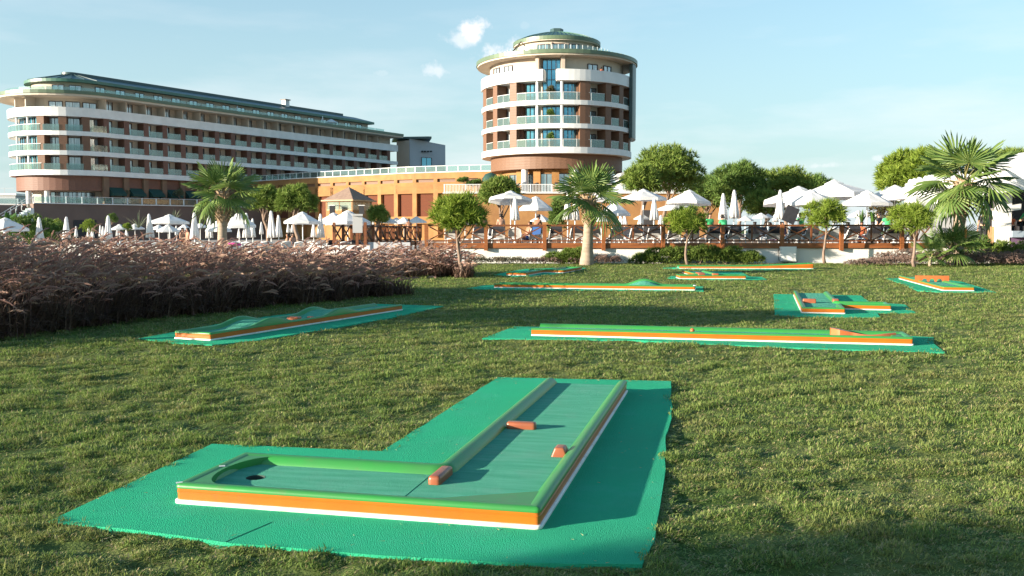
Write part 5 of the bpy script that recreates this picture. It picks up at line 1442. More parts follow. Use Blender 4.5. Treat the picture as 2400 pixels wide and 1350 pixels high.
def tower_terrace():
    z = 6.0; L0 = A(1040, 457, 114).x; R0 = A(1700, 457, 114).x
    root = empty('tower_terrace', ((L0 + R0) / 2, 114, 0), label='orange terrace wall with white balustrade at the foot of the tower', cat='terrace wall')
    b = MB(); b.box(((L0 + R0) / 2, 114 + 12, z / 2), (R0 - L0, 24, z)); b.build('wall', 'sandstone_pale', root)
    b = MB(); b.box(((L0 + R0) / 2, 114 - .02, z + .06), (R0 - L0 + .2, .5, .12)); b.build('coping', 'white_render', root)
    w = 2.6; n = int((R0 - L0) / w)
    for i in range(n):
        x = L0 + w * i
        b = MB(); b.box((x + .08, 114.02, z + .62), (.14, .14, 1.0))
        b.box((x + w / 2, 114.02, z + 1.1), (w, .08, .07)); b.box((x + w / 2, 114.02, z + .2), (w - .1, .05, .05))
        for k in range(14): b.box((x + w * (k + .75) / 14.5, 114.02, z + .65), (.05, .04, .86))
        o = b.build('balustrade', 'pole_white', root)
    for x0, x1 in ((1505, 1527),):
        a = A(x0, 490, 113.9); b = MB(); b.box((a.x + .6, 113.97, 2.2), (1.4, .2, 3.6)); b.build('opening', 'dark_void', root)
    b = MB(); a = A(1150, 410, 122); b.lathe([(1.1, 0), (1.05, .5), (.7, 1.0), (.02, 1.25)], 16, (a.x, 122, 7.8)); b.build('round_awning', 'awning_green', root, smooth=True)
    b = MB(); a = A(1462, 425, 120); b.lathe([(1.3, 0), (1.25, .6), (.8, 1.1), (.02, 1.35)], 16, (a.x + 1.2, 121, 6.8)); b.build('round_awning', 'awning_green', root, smooth=True)
    r2 = empty('flat_building', (19, 150, 0), label='low flat roofed building end showing right of the tower', cat='building')
    a, c = A(1462, 408, 150), A(1600, 408, 150); b = MB(); b.box(((a.x + c.x) / 2, 156, (a.z - .3) / 2), (c.x - a.x, 12, a.z - .3)); b.build('wall', 'grey_render', r2)
    b = MB(); b.box(((a.x + c.x) / 2, 156, a.z), (c.x - a.x + 1, 13, .6)); b.build('roof_edge', 'grey_render', r2)
    # potted plants on the tower balconies
    for k, (zb, lb_) in enumerate(((18.3, 'reddish potted shrub on the upper tower balcony'), (15.3, 'potted shrub on the middle tower balcony'), (12.3, 'green potted shrub on the lower tower balcony'))):
        x, y = T_C.x + 9.55 * cos(rad(-97.3)), T_C.y + 9.55 * sin(rad(-97.3)); root = empty('potted_shrub', (x, y, zb), label=lb_, cat='potted plant', group='potted shrubs on the tower balconies')
        b = MB(); b.lathe([(.28, 0.01), (.42, .7), (.46, .72), (.46, .78), (.36, .78), (.01, .74)], 14, (x, y, zb)); b.build('pot', 'terracotta', root, smooth=True, sharp=40)
        o = np_obj('foliage', cloud_mesh('foliage', tuft_cloud(crown_lobes(.5, .5, .62, 6, 40 + k, 1.28), 260, .2, .07, 50 + k, 5), 'rust_leaf' if k == 0 else 'needle_dark'), root)
    # far building at the left edge
    r3 = empty('far_building', (-128, 240, 0), label='distant low building at the far left edge behind the hotel', cat='building')
    a, c = A(-120, 452, 240), A(36, 458, 240); b = MB(); b.box(((a.x + c.x) / 2, 246, c.z / 2), (c.x - a.x, 12, c.z)); b.build('wall', 'grey_render', r3)
    b = MB(); b.box(((a.x + c.x) / 2, 246, c.z + .25), (c.x - a.x + .8, 12.8, .5)); b.build('roof_edge', 'white_render', r3)
    b = MB()
    for k in range(6): b.box((c.x - 3 - 3 * k, 240.5, c.z + 1.2), (.1, .1, 1.4))
    b.box((c.x - 9, 240.5, c.z + 1.85), (17, .08, .08)); b.build('roof_railing', 'metal_grey', r3)


tower_terrace()


def gazebo():
    D = 100; c = A(818, 470, D); root = empty('pavilion', (c.x, D, 0), label='small wooden pavilion with a pointed shingle roof above the parasols', cat='pavilion')
    rz = rad(-27); ez = c.z; hw = 1.72
    def Q(x, y, z): v = rot2((x, y), rz); return (c.x + v.x, D + v.y, z)
    b = MB(); e = hw + .32; apex = Q(0, 0, A(823, 438, D).z)
    cs = [Q(-e, -e, ez - .05), Q(e, -e, ez - .05), Q(e, e, ez - .05), Q(-e, e, ez - .05)]
    b.add([*cs, apex], [(0, 1, 4), (1, 2, 4), (2, 3, 4), (3, 0, 4), (3, 2, 1, 0)]); roof = b.build('roof', 'shingle_roof', root)
    for i in range(4):                       # shingle courses
        for k in range(1, 9):
            t = k / 9.5; p0 = Vector(cs[i]).lerp(Vector(apex), t); p1 = Vector(cs[(i + 1) % 4]).lerp(Vector(apex), t); m = (p0 + p1) / 2
            b = MB(); nn = (Vector(cs[(i + 1) % 4]) - Vector(cs[i])).cross(Vector(apex) - Vector(cs[i])).normalized(); b.bar(p0 + nn * .012, p1 + nn * .012, .09, .02, up=nn); b.build('shingle_course', 'shingle_roof', roof)
        b = MB(); b.bar(Vector(cs[i]), Vector(cs[(i + 1) % 4]), .14, .14); b.build('eave_board', 'tan_wood', roof)
    zlo = A(800, 494, D).z
    b = MB(); b.prism([Q(-hw, -hw, 0)[:2], Q(hw, -hw, 0)[:2], Q(hw, hw, 0)[:2], Q(-hw, hw, 0)[:2]], 0, zlo); b.build('wall', 'sandstone_pale', root)
    for x in (-hw, hw):
        for y in (-hw, hw): b = MB(); b.bar(Q(x * .96, y * .96, zlo), Q(x * .96, y * .96, ez), .2, .2); b.build('corner_post', 'tan_wood', root)
    for s, ax in ((-1, 0), (1, 1), (-1, 1), (1, 0)):
        for k in (-1, 1):
            f = MB(); g = MB()
            def W_(t, z): return Q(t, s * hw * .98, z) if ax == 0 else Q(s * hw * .98, t, z)
            t0, t1 = (k - 1) * hw / 2 + .12 * (k > 0) * .3, (k + 1) * hw / 2 - .05
            f.bar(W_(t0, zlo + .06), W_(t1, zlo + .06), .1, .12); f.bar(W_(t0, ez - .12), W_(t1, ez - .12), .1, .12); f.bar(W_(t0, zlo), W_(t0, ez), .08, .08)
            fr = f.build('window', 'tan_wood', root); g.bar(W_(t0 + .05, (zlo + ez) / 2 - .03), W_(t1, (zlo + ez) / 2 - .03), .03, ez - zlo - .3); g.build('pane', 'window_glass', fr)
    for px, lb_ in ((779, 'dark loudspeaker on the left post of the wooden pavilion'), (848, 'dark loudspeaker on the right post of the wooden pavilion')):
        a = A(px, 490, 97.6); r = empty('loudspeaker', a, label=lb_, cat='loudspeaker', group='loudspeakers on the pavilion')
        b = MB(); b.box((a.x, a.y, a.z - .1), (.52, .45, .86)); b.build('cabinet', 'black_plastic', r); b = MB(); b.box((a.x, a.y, a.z + .38), (.66, .55, .07)); b.build('rain_cover', 'pole_white', r)
        b = MB(); b.bar((a.x, a.y, a.z + .36), (a.x + (.8 if px < 800 else -.5), a.y + 1.2, a.z + .36), .07, .07); b.build('bracket', 'metal_grey', r)


gazebo()


# ------------------------------------------------------------------ deck edge: white wall, beam, timber fence
def deck_edge():
    D = 44.3; X0 = A(1000, 560, D).x; X1 = A(2185, 560, D).x; zt = 0.70
    root = empty('retaining_wall', ((X0 + X1) / 2, D, 0), label='long low white retaining wall between the lawn and the deck', cat='wall')
    b = MB(); b.box(((X0 + X1) / 2 + 1.5, D + .13, zt / 2 - .03), (X1 - X0 + 3, .24, zt + .06)); b.build('wall', 'white_render', root)
    px = [1000, 1139, 1276, 1414, 1553, 1692, 1831, 1970, 2111]
    froot = empty('deck_fence', ((X0 + X1) / 2, D, zt), label='brown timber fence with crossed braces along the deck above the white wall', cat='fence')
    yb = D - .06; zr = A(1400, 527, D).z; z0 = .72; zb = .96
    for i, p in enumerate(px):
        x = A(p, 550, D).x; b = MB(); b.box((x, yb - .07, (A(p, 587, D).z + zr + .02) / 2), (.17, .17, zr + .02 - A(p, 587, D).z)); b.build('post', 'beam_wood', froot)
        nx = A(px[i + 1], 550, D).x if i + 1 < len(px) else X1
        b = MB(); b.box(((x + nx) / 2, yb, (z0 + zb) / 2), (nx - x - .175, .10, zb - z0)); b.build('beam', 'beam_wood', froot)
        b = MB(); b.box(((x + nx) / 2, yb, zr - .03), (nx - x - .175, .12, .085)); b.build('top_rail', 'fence_wood', froot)
        b = MB(); b.box(((x + nx) / 2, yb, zb + .10), (nx - x - .175, .07, .07)); b.build('bottom_rail', 'fence_wood', froot)
        xm = (x + nx) / 2; b = MB(); b.box((xm, yb, (zb + .135 + zr - .073) / 2), (.075, .06, zr - .073 - zb - .135)); b.build('mid_post', 'fence_wood', froot)
        for u0, u1 in ((x + .09, xm - .04), (xm + .04, nx - .09)):
            for k, (za, zc) in enumerate(((zb + .15, zr - .09), (zr - .09, zb + .15))):
                b = MB(); b.bar((u0 + .05, yb + .018 * (2 * k - 1), za), (u1 - .05, yb + .018 * (2 * k - 1), zc), .035, .055); b.build('brace', 'fence_wood', froot)
    a = A(1846, 596, 44.1); r = empty('electric_box', (a.x, 44.05, 0.12), label='white electric box fixed to the white wall', cat='electric box')
    w = 37 * 44.1 / FPX; b = MB(); zc0, zc1 = A(1846, 612, 44.1).z, A(1846, 578, 44.1).z
    b.box((a.x, 44.05, (zc0 + zc1) / 2), (w, .22, zc1 - zc0)); b.build('cabinet', 'white_paint', r)
    b = MB(); b.box((a.x, 43.93, (zc0 + zc1) / 2), (w - .08, .02, zc1 - zc0 - .08)); b.build('door', 'white_paint', r)
    b = MB(); b.tube([(a.x - w / 2 - .02, 44.1, .72), (a.x - w / 2 - .09, 44.05, .5), (a.x - w / 2 - .06, 44.03, .16), (a.x - w / 2 + .12, 44.0, .06), (a.x + w / 2 + .02, 44.02, .05), (a.x + w / 2 + .08, 44.06, .12)], .014, 6); b.build('cable', 'black_plastic', r)
    return zt + .06


deck_edge()
DECK = 0.745


def footbridge():
    """the wooden bridge that runs back beside the parasols"""
    a0, a1 = A(853, 560, 50.5), A(982, 556, 68); d = Vector((a1.x - a0.x, a1.y - a0.y)); L = d.length; d.normalize(); n = Vector((d.y, -d.x))
    root = empty('footbridge', (a0.x, a0.y, 0), label='dark wooden footbridge with crossed railings beyond the reddish grasses', cat='footbridge'); zd = .78
    P = lambda s, o, z: Vector((a0.x, a0.y, 0)) + Vector((d.x, d.y, 0)) * s + Vector((n.x, n.y, 0)) * o + Vector((0, 0, z))
    for k in range(int(L / .3)):
        b = MB(); b.bar(P(.15 + .3 * k, 0, zd), P(.15 + .3 * k, -1.7, zd), .27, .06); b.build('plank', 'dark_wood', root)
    for o in (0, -1.7):
        b = MB(); b.bar(P(0, o, zd - .15), P(L, o, zd - .15), .12, .22); b.build('beam', 'fence_wood', root)
        b = MB(); b.bar(P(0, o, zd + 1.02), P(L, o, zd + 1.02), .10, .08); b.build('top_rail', 'dark_wood', root)
        b = MB(); b.bar(P(0, o, zd + .14), P(L, o, zd + .14), .07, .07); b.build('bottom_rail', 'fence_wood', root)
        nb = 9
        for k in range(nb + 1):
            s = L * k / nb; b = MB(); b.bar(P(s, o + .08, .2), P(s, o + .08, zd + (1.2 if k == 0 else 1.1)), .15, .15); b.build('post', 'fence_wood', root)
            if k < nb:
                for q, (za, zb) in enumerate(((.2, .98), (.98, .2))): b = MB(); b.bar(P(s + .12, o + .02 * q, zd + za), P(s + L / nb - .12, o + .02 * q, zd + zb), .05, .08); b.build('brace', 'dark_wood' if q else 'fence_wood', root)
    for px, y0, D, lb_ in ((837, 537, 49.5, 'taller bollard post left of the footbridge'), (789, 561, 48.5, 'short wooden post poking out of the reddish grasses')):
        a = A(px, y0, D); b = MB(); b.box((a.x, D, a.z / 2), (.14, .14, a.z)); tag(b.build('wooden_post', 'fence_wood', base=True), lb_, 'post')
    b = MB(); a, c = A(705, 580, 47), A(855, 580, 47); b.box(((a.x + c.x) / 2 + .2, 47.4, a.z / 2 + .05), (c.x - a.x, .35, a.z + .1)); tag(b.build('white_kerb_wall', 'white_render', base=True), 'low white wall end beyond the grasses beside the footbridge', 'wall')
    b = MB(); a, c = A(862, 568, 49.6), A(960, 566, 49.6); b.box(((a.x + c.x) / 2, 49.9, a.z / 2), (c.x - a.x, .3, a.z)); tag(b.build('grey_wall', 'grey_render', base=True), 'grey wall face below the footbridge railing', 'wall')
    b = MB(); a, c = A(105, 574, 44), A(410, 574, 44); b.box(((a.x + c.x) / 2, 44.2, a.z / 2), (c.x - a.x, .3, a.z)); tag(b.build('pool_wall', 'white_render', base=True), 'thin white pool wall behind the tall reddish grasses on the left', 'wall')


footbridge()


# ------------------------------------------------------------------ parasols
def canopy_mesh(rise, n=8, valance=.17, sag=.06, name='canopy'):
    b = MB(); rows = []
    apex_r = .22
    for t in (0, .3, .65, 1.0):
        r = apex_r + (1.35 - apex_r) * t; z = -rise * (t ** 1.12); row = []
        for k in range(2 * n):
            a = pi * k / n + pi / n / 2; mid = k % 2; rr = r * (cos(pi / n) if mid else 1.0) if t > 0 else r * (cos(pi / n) if mid else 1); zz = z - (sag * t * (1 - t) * 1.6 if mid else 0) + (0.02 * t if mid else 0); row.append((rr * cos(a), rr * sin(a), zz))
        rows.append(row)
    rows.append([(x * 1.012, y * 1.012, z - valance) for x, y, z in rows[-1]]); b.strip(rows, True)
    return b.mesh(name, 'parasol_cloth')


def vent_mesh(n=8):
    b = MB(); rows = [[(0.03 * cos(pi / 4 * k), .03 * sin(pi / 4 * k), .12) for k in range(n)], [(.34 * cos(pi / 4 * k), .34 * sin(pi / 4 * k), -.02) for k in range(n)], [(.345 * cos(pi / 4 * k), .345 * sin(pi / 4 * k), -.06) for k in range(n)]]
    b.strip(rows, True); return b.mesh('vent', 'parasol_cloth')


def closed_mesh(h=1.75, r0=.26, name='canopy', seed=0):
    rnd = random.Random(seed); b = MB(); ph = [rnd.uniform(0, 6) for _ in range(3)]
    prof = [(.035, 0.0), (.075, -.05), (.105, -.20), (.135, -.30), (.115, -.34), (.13, -.40), (r0 * .62, -h * .45), (r0 * .85, -h * .75), (r0, -h), (r0 * .6, -h + .02)]
    def mod(a, r, z): k = min(1, max(0, (-z - .05) / (h * .5))); return 1 + .20 * k * sin(8 * a + ph[0]) + .10 * k * sin(3 * a + ph[1] + z) + .05 * sin(5 * a + ph[2])
    b.lathe(prof, 40, mod=mod); return b.mesh(name, 'parasol_cloth', smooth=True)


CAN = {'flat': canopy_mesh(.40), 'mid': canopy_mesh(.58), 'steep': canopy_mesh(.86, valance=.20), 'square': canopy_mesh(.50, n=4, valance=.22, sag=.1)}
VENT = vent_mesh(); SHUT = [closed_mesh(1.75, .27, seed=k) for k in range(4)]
b = MB(); b.lathe([(.034, 0), (.034, 1.0)], 10); POLE = b.mesh('pole', 'pole_white', smooth=True)
b = MB(); b.box((0, 0, .04), (.55, .55, .08)); b.lathe([(.06, .08), (.06, .3)], 10); BASE = b.mesh('base', 'plastic_white')
RIBS = {}
for nm, rs_ in (('flat', .40), ('mid', .58), ('steep', .86), ('square', .50)):
    b = MB()
    for k in range(8): a = pi / 4 * k + pi / 16; b.bar((0.03 * cos(a), .03 * sin(a), -.10), (1.28 * cos(a), 1.28 * sin(a), -rs_ - .05), .03, .02)
    RIBS[nm] = b.mesh('ribs', 'pole_white')


def parasol(px, ytop, D, kind, hw, ground, label, tilt=0.0, group=None, yaw=0.3, tdir=0.0):
    """open: hw is the half width of the canopy in metres"""
    t = A(px, ytop, D); root = empty('parasol', (t.x, D, ground), label=label, cat='parasol', group=group); s = hw / 1.35; zt = t.z - ground - .1
    p = child('pole', POLE, root, (0, 0, 0), scale=(1, 1, zt - .05)); child('base', BASE, root)
    q = (tilt * cos(tdir), tilt * sin(tdir), yaw)
    c = child('canopy', CAN[kind], root, (0, 0, zt), q, (s, s, s)); child('vent', VENT, c, (0, 0, .02)); child('ribs', RIBS[kind], root, (0, 0, zt - .02), q, (s, s, s)); return root


def shut_parasol(px, ytop, ybot, D, ground, label, k=0, group=None, lean=0.0):
    t = A(px, ytop, D); b_ = A(px, ybot, D); root = empty('closed_parasol', (t.x, D, ground), label=label, cat='parasol', group=group); s = (t.z - b_.z) / 1.75; zt = t.z - ground
    child('pole', POLE, root, (0, 0, 0), scale=(1, 1, zt - .1)); child('base', BASE, root); child('canopy', SHUT[k % 4], root, (0, 0, zt), (lean, 0, k * 1.3), (max(s, .8) * 1.0, max(s, .8) * 1.0, s))
    return root


gD = 'open white parasols over the deck'; gC = 'closed white parasols on the deck'; gL = 'open white parasols by the left pool terrace'; gX = 'closed white parasols on the left pool terrace'
deck_open = [
    (1197, 448, 55, 'flat', 1.32, .14, 2.6, 'flat open parasol left of all the open ones on the deck'),
    (1256, 460, 58, 'steep', 1.02, 0, 0, 'steep bell shaped open parasol beside a bending bather'),
    (1410, 449, 60, 'flat', 1.38, .05, 0, 'open parasol half hidden behind the crown of the big palm'),
    (1440, 472, 54, 'steep', .95, 0, 0, 'steep bell shaped open parasol just right of the big palm trunk'),
    (1508, 444, 55, 'flat', 1.34, 0, 0, 'flat open parasol before the tall rounded pine'),
    (1616, 446, 53, 'mid', 1.28, .05, 0, 'large open parasol above the young pine by the hedge'),
    (1588, 471, 60, 'flat', 1.25, 0, 0, 'open parasol tucked under the one above the young pine'),
    (1872, 441, 56, 'flat', 2.15, .06, 0, 'very wide open parasol, left of the three big ones'),
    (1900, 446, 51, 'mid', 1.35, .03, 0, 'open parasol in front of the three very wide ones'),
    (1955, 426, 57, 'flat', 2.25, .04, 0, 'highest and widest open parasol on the deck'),
    (2033, 447, 50, 'mid', 1.30, 0, 0, 'open parasol above the man in the green shirt'),
    (2158, 425, 54, 'flat', 2.15, .04, 0, 'very wide open parasol beside the tallest palm'),
    (2098, 437, 58, 'flat', 1.9, .04, 0, 'wide open parasol behind the one beside the tallest palm')]
for i, (px, y, D, k, hw, tl, td, lb_) in enumerate(deck_open): parasol(px, y, D, k, hw, DECK, lb_, tl, gD, .3 + .4 * i, td)
deck_small = [(1268, 503, 86, 1.05, 'small far parasol below the bell shaped one by the bending bather'), (1408, 504, 84, .9, 'small far parasol seen beside the big palm trunk'), (1505, 501, 84, .75, 'small far parasol under the flat one by the tall pine'),
              (1580, 504, 88, .7, 'small far parasol left of the young pine by the hedge'), (1747, 505, 82, .7, 'small far parasol right of the pair of closed parasols'), (1784, 498, 80, .72, 'small steep far parasol right of the closed pair'),
              (1800, 500, 84, .6, 'far parasol peeping out behind the small steep one'), (1848, 503, 84, .6, 'small far parasol behind the man lifting a mattress'), (2012, 493, 78, .86, 'small far parasol left of the man in black'), (2054, 494, 82, .75, 'small far parasol directly behind the man in black'),
              (1090, 507, 80, 1.1, 'small far parasol behind the young pine by the grasses'), (1975, 505, 84, .7, 'small far parasol behind the young pine by the electric box')]
for i, (px, y, D, hw, lb_) in enumerate(deck_small): parasol(px, y, D, 'mid', hw, DECK, lb_, 0, 'small far parasols behind the deck', .2 + i)
deck_shut = [(1207, 462, 516, 49, 'closed parasol hanging under the flat left one on the deck'), (1331, 452, 515, 52, 'closed parasol, left of the close pair beside the big palm'), (1348, 455, 516, 53, 'closed parasol, right of the close pair beside the big palm'), (1533, 464, 516, 50, 'closed parasol under the flat one by the tall pine'),
             (1695, 453, 515, 50, 'closed parasol, shorter of the tall pair before the dark pines'), (1721, 445, 512, 50, 'closed parasol, taller of the tall pair before the dark pines'), (1829, 445, 513, 50, 'closed parasol by the man lifting a mattress'),
             (1455, 504, 528, 74, 'small closed parasol behind the fence right of the big palm'), (1464, 505, 528, 76, 'second small closed parasol behind the fence right of the big palm'), (1501, 504, 527, 74, 'small closed parasol below the flat parasol by the tall pine'), (1549, 504, 527, 74, 'small closed parasol left of the young pine by the hedge'),
             (1817, 502, 520, 70, 'small closed parasol beside the man lifting a mattress'), (2012, 508, 528, 66, 'small closed parasol left of the man in black'), (2140, 505, 527, 60, 'closed parasol behind the young pine by the lavender')]
for i, (px, y0, y1, D, lb_) in enumerate(deck_shut): shut_parasol(px, y0, y1, D, DECK, lb_, i, gC)
left_open = [(12, 511, 60, 'mid', 1.35, 'open parasol cut by the left edge'), (30, 532, 92, 'mid', .95, 'small open parasol at the left edge below a larger one'), (397, 503, 66, 'flat', 1.32, 'flat open parasol high above the grasses near the left palm'), (280, 525, 100, 'mid', .95, 'small open parasol right of the wide closed ones'),
             (316, 524, 102, 'mid', 1.0, 'small open parasol left of a tall closed one'), (394, 526, 88, 'mid', 1.1, 'low open parasol under the flat one near the left palm'), (372, 526, 90, 'mid', .8, 'low open parasol behind the tall closed one near the flat parasol'), (432, 524, 100, 'steep', .75, 'small steep open parasol left of the left palm'),
             (469, 522, 96, 'mid', .8, 'small open parasol just left of the left palm'), (560, 499, 62, 'steep', 1.12, 'bell shaped open parasol right of the left palm'), (512, 516, 66, 'steep', .9, 'open parasol behind the trunk of the left palm'), (709, 497, 62, 'mid', 1.25, 'open parasol before the two round pines'), (815, 494, 60, 'mid', 1.42, 'large open parasol below the wooden pavilion'),
             (782, 499, 66, 'mid', 1.2, 'open parasol overlapped by the one below the pavilion'), (842, 516, 72, 'flat', 1.0, 'low open parasol under the large one below the pavilion'), (910, 508, 92, 'mid', 1.0, 'open parasol, left of the row before the brown shutters'), (929, 509, 100, 'mid', .7, 'open parasol partly hidden in the row before the brown shutters'), (947, 509, 96, 'mid', 1.05, 'open parasol in the middle of the row before the brown shutters'), (976, 507, 92, 'mid', 1.0, 'open parasol nearest the young pine in the row before the shutters')]
for i, (px, y, D, k, hw, lb_) in enumerate(left_open): parasol(px, y, D, k, hw, 0.0, lb_, .03, gL, .2 + .37 * i, i)
X = [(53, 517, 564), (72, 531, 559), (91, 509, 568), (106, 534, 568), (119, 531, 557), (155.5, 508, 564), (178, 530, 555), (207, 529, 556), (216.5, 532, 557), (234.6, 528, 554), (241, 530, 555), (253, 505, 562), (275, 530, 553), (297, 531, 554), (349, 501, 557), (455, 498, 560), (489, 504, 558), (577, 499, 557), (592, 512, 556), (560, 535, 558), (612.5, 520, 549), (635, 494, 557), (652.5, 504, 556), (675, 524, 545), (685, 527, 545), (751, 501, 557), (874, 509, 534), (2, 528, 562), (413, 529, 551), (735, 520, 556)]
XL = ['closed parasol below the open one at the left edge', 'small far closed parasol left of the clipped round bush', 'tall closed parasol, second from the left edge', 'small closed parasol touching the second tall one', 'small closed parasol before the left clipped bush', 'widest closed parasol on the left, between the clipped bushes', 'small far closed parasol right of the widest closed one',
      'small far closed parasol before the right clipped bush', 'small closed parasol paired with the one before the right clipped bush', 'small closed parasol left of a tall one by the clipped bush', 'small closed parasol half hidden by a tall one near the clipped bush', 'tall closed parasol right of the right clipped bush', 'small far closed parasol under the small open ones', 'small far closed parasol between the two small open ones',
      'tall closed parasol left of the flat open one', 'tall closed parasol left of the left palm, farther from its trunk', 'tall closed parasol nearest the trunk of the left palm', 'closed parasol under the bell shaped one right of the left palm', 'closed parasol at the right rim of the bell shaped one', 'small closed parasol below the bell shaped one', 'small closed parasol left of the tall white pair', 'taller one of the closed white pair before the round pines', 'shorter one of the closed white pair before the round pines',
      'small closed parasol under the left rim of the parasol before the round pines', 'small closed parasol under the pole side of the parasol before the round pines', 'tall closed parasol left of the wooden pavilion', 'closed parasol right of the wooden pavilion', 'closed parasol at the very left edge', 'small closed parasol behind the flat open one near the left palm', 'white rolled parasol right of the pole before the round pines']
for i, ((px, y0, y1), lb_) in enumerate(zip(X, XL)):
    D = min(125, 1.62 * FPX / (y1 - y0)); shut_parasol(px, y0, y1, D, 0.0, lb_, i, gX, lean=.03 * sin(i * 2.3))


for i, (px, y0, D, lb_) in enumerate(((415, 231, 160, 'closed parasol on the hotel roof terrace, farthest left'), (556, 248, 172, 'closed parasol on the hotel roof terrace, middle one'), (756, 272, 190, 'closed parasol on the hotel roof terrace, farthest right'))):
    shut_parasol(px, y0, y0 + 17, D, 23.0, lb_, i, 'parasols on the hotel roof terrace')
parasol(776, 279, 191, 'mid', 1.3, 23.0, 'open parasol on the hotel roof terrace', 0, 'parasols on the hotel roof terrace')

# ------------------------------------------------------------------ loungers
def lounger():
    """white plastic lounger, head end raised, seen from behind its back: head at -y"""
    root = empty('sun_lounger'); f = MB()
    for x in (-.31, .31): f.tube([(x, -.02, .40), (x, .6, .40), (x, 1.45, .38)], .03, 6); f.tube([(x, -.30, .62), (x, .05, .60), (x, .35, .58)], .026, 6); f.tube([(x, .35, .58), (x, .42, .40)], .024, 6)
    f.tube([(-.31, 1.45, .38), (.31, 1.45, .38)], .03, 6); f.tube([(-.31, -.02, .40), (.31, -.02, .40)], .03, 6); f.build('frame', 'plastic_white', root, smooth=True)
    for x in (-.31, .31):
        for y, t in ((.05, -.12), (1.3, .08)): b = MB(); b.tube([(x, y, .40), (x * 1.05, y + t, .0)], .028, 6); b.build('leg', 'plastic_white', root, smooth=True)
    b = MB(); b.tube([(-.31, -.02, .38), (-.30, -.22, .66), (-.27, -.38, .88), (0, -.42, .93), (.27, -.38, .88), (.30, -.22, .66), (.31, -.02, .38)], .028, 6); b.build('back_frame', 'plastic_white', root, smooth=True)
    b = MB(); b.add([(-.29, -.03, .41), (.29, -.03, .41), (.26, -.37, .88), (-.26, -.37, .88), (-.29, -.005, .42), (.29, -.005, .42), (.26, -.345, .89), (-.26, -.345, .89)], [(0, 1, 2, 3), (7, 6, 5, 4), (0, 4, 5, 1), (2, 6, 7, 3), (1, 5, 6, 2), (0, 3, 7, 4)]); b.build('backrest', 'plastic_white', root)
    b = MB(); b.box((0, .71, .405), (.58, 1.42, .03)); b.build('seat', 'sling_grey', root)
    return root


def cushion(root, k):
    b = MB(); rows = []
    for i in range(9):
        t = i / 8; y, z = (-.02 - .39 * t, .47 + .49 * t) if i < 8 else (-.44, .92)
        rows.append([(x * (1 - .04 * t), y + .05, z + .03) for x in (-.27, -.1, .1, .27)])
    for i in range(1, 6): t = i / 5; rows.append([(x, -.47 + .09 * t, .92 - .24 * t) for x in (-.27, -.1, .1, .27)])
    b.strip(rows); o = b.build('cushion', 'cushion_black'); m = o.modifiers.new('thick', 'SOLIDIFY'); m.thickness = .05; o.parent = root; return o


def lay(px, D, ground, label, rz=0.0, cush=True, group=None, first=[True]):
    global L0_, L1_
    src = L1_ if cush else L0_; o = copy_tree(src); a = A(px, 560, D); o.location = (a.x, D, ground); o.rotation_euler = (0, 0, rz); tag(o, label, 'sun lounger', group); return o


L0_ = lounger(); L1_ = lounger(); cushion(L1_, 0)
ords = ['first', 'second', 'third', 'fourth']; bays = ['first', 'second', 'third', 'fourth', 'fifth', 'sixth', 'seventh', 'eighth']
r = random.Random(4); fp = [1000, 1139, 1276, 1414, 1553, 1692, 1831, 1970, 2111]
for bi in range(8):
    n = 3 if bi else 2
    for k in range(n):
        px = fp[bi] + (fp[bi + 1] - fp[bi]) * (k + .62) / (n + .12) + r.uniform(-4, 4) + (20 if bi == 0 else 0)
        lay(px, 46.0 + r.uniform(-.12, .2), DECK, f'white lounger with black cushion, {ords[k]} from left behind the {bays[bi]} deck fence bay', r.uniform(-.09, .09), r.random() < .9, 'white loungers along the deck fence')
for k in range(9):
    lay(1160 + 104 * k + r.uniform(-14, 14), 50.5 + r.uniform(-.3, .6), DECK, ('white lounger in the second deck row, ' + ('behind the bending bather', 'left of the closed pair by the big palm', 'hidden by the big palm', 'under the flat parasol by the tall pine', 'behind the young pine by the hedge', 'below the tall closed pair', 'by the lifted mattress', 'behind the young pine by the electric box', 'near the man in black')[k]), pi + r.uniform(-.2, .2), r.random() < .5, 'white loungers in the second deck row')
left_spots = [(20, 46), (62, 47), (118, 46), (165, 48), (215, 47), (262, 46.5), (330, 48), (368, 47), (420, 48), (470, 47), (545, 50), (585, 49), (625, 51), (672, 52), (705, 50), (740, 51), (775, 53), (805, 51), (835, 52)]
near = ['the left edge', 'the open parasol at the left edge', 'the left clipped bush', 'the widest closed parasol', 'the right clipped bush', 'the tall closed parasol by the right bush', 'the small open parasols', 'the tall closed parasol beside the flat one', 'the flat open parasol', 'the left side of the left palm', 'the bell shaped open parasol', 'the right rim of the bell shaped parasol', 'the closed white pair', 'the round pines', 'the parasol before the round pines', 'the tall closed parasol by the pavilion', 'the overlapped parasol by the pavilion', 'the large parasol by the pavilion', 'the near end of the footbridge']
for (px, D), nm in zip(left_spots, near): lay(px, D, 0.02, 'white lounger beyond the reddish grasses, below ' + nm, r.uniform(-.5, .5), r.random() < .4, 'white loungers on the left pool terrace')
for o in (L0_, L1_):
    for ch in list(o.children): bpy.data.objects.remove(ch)
    bpy.data.objects.remove(o)
b = MB(); q = A(838, 520, 49.3); b.box((q.x, 49.3, q.z - .1), (.5, .08, .95), .2); b.box((q.x, 49.25, q.z + .36), (.55, .14, .1), .2); tag(b.build('hanging_towel', 'cloth_pale', base=True), 'white towel draped over the post by the footbridge', 'towel')
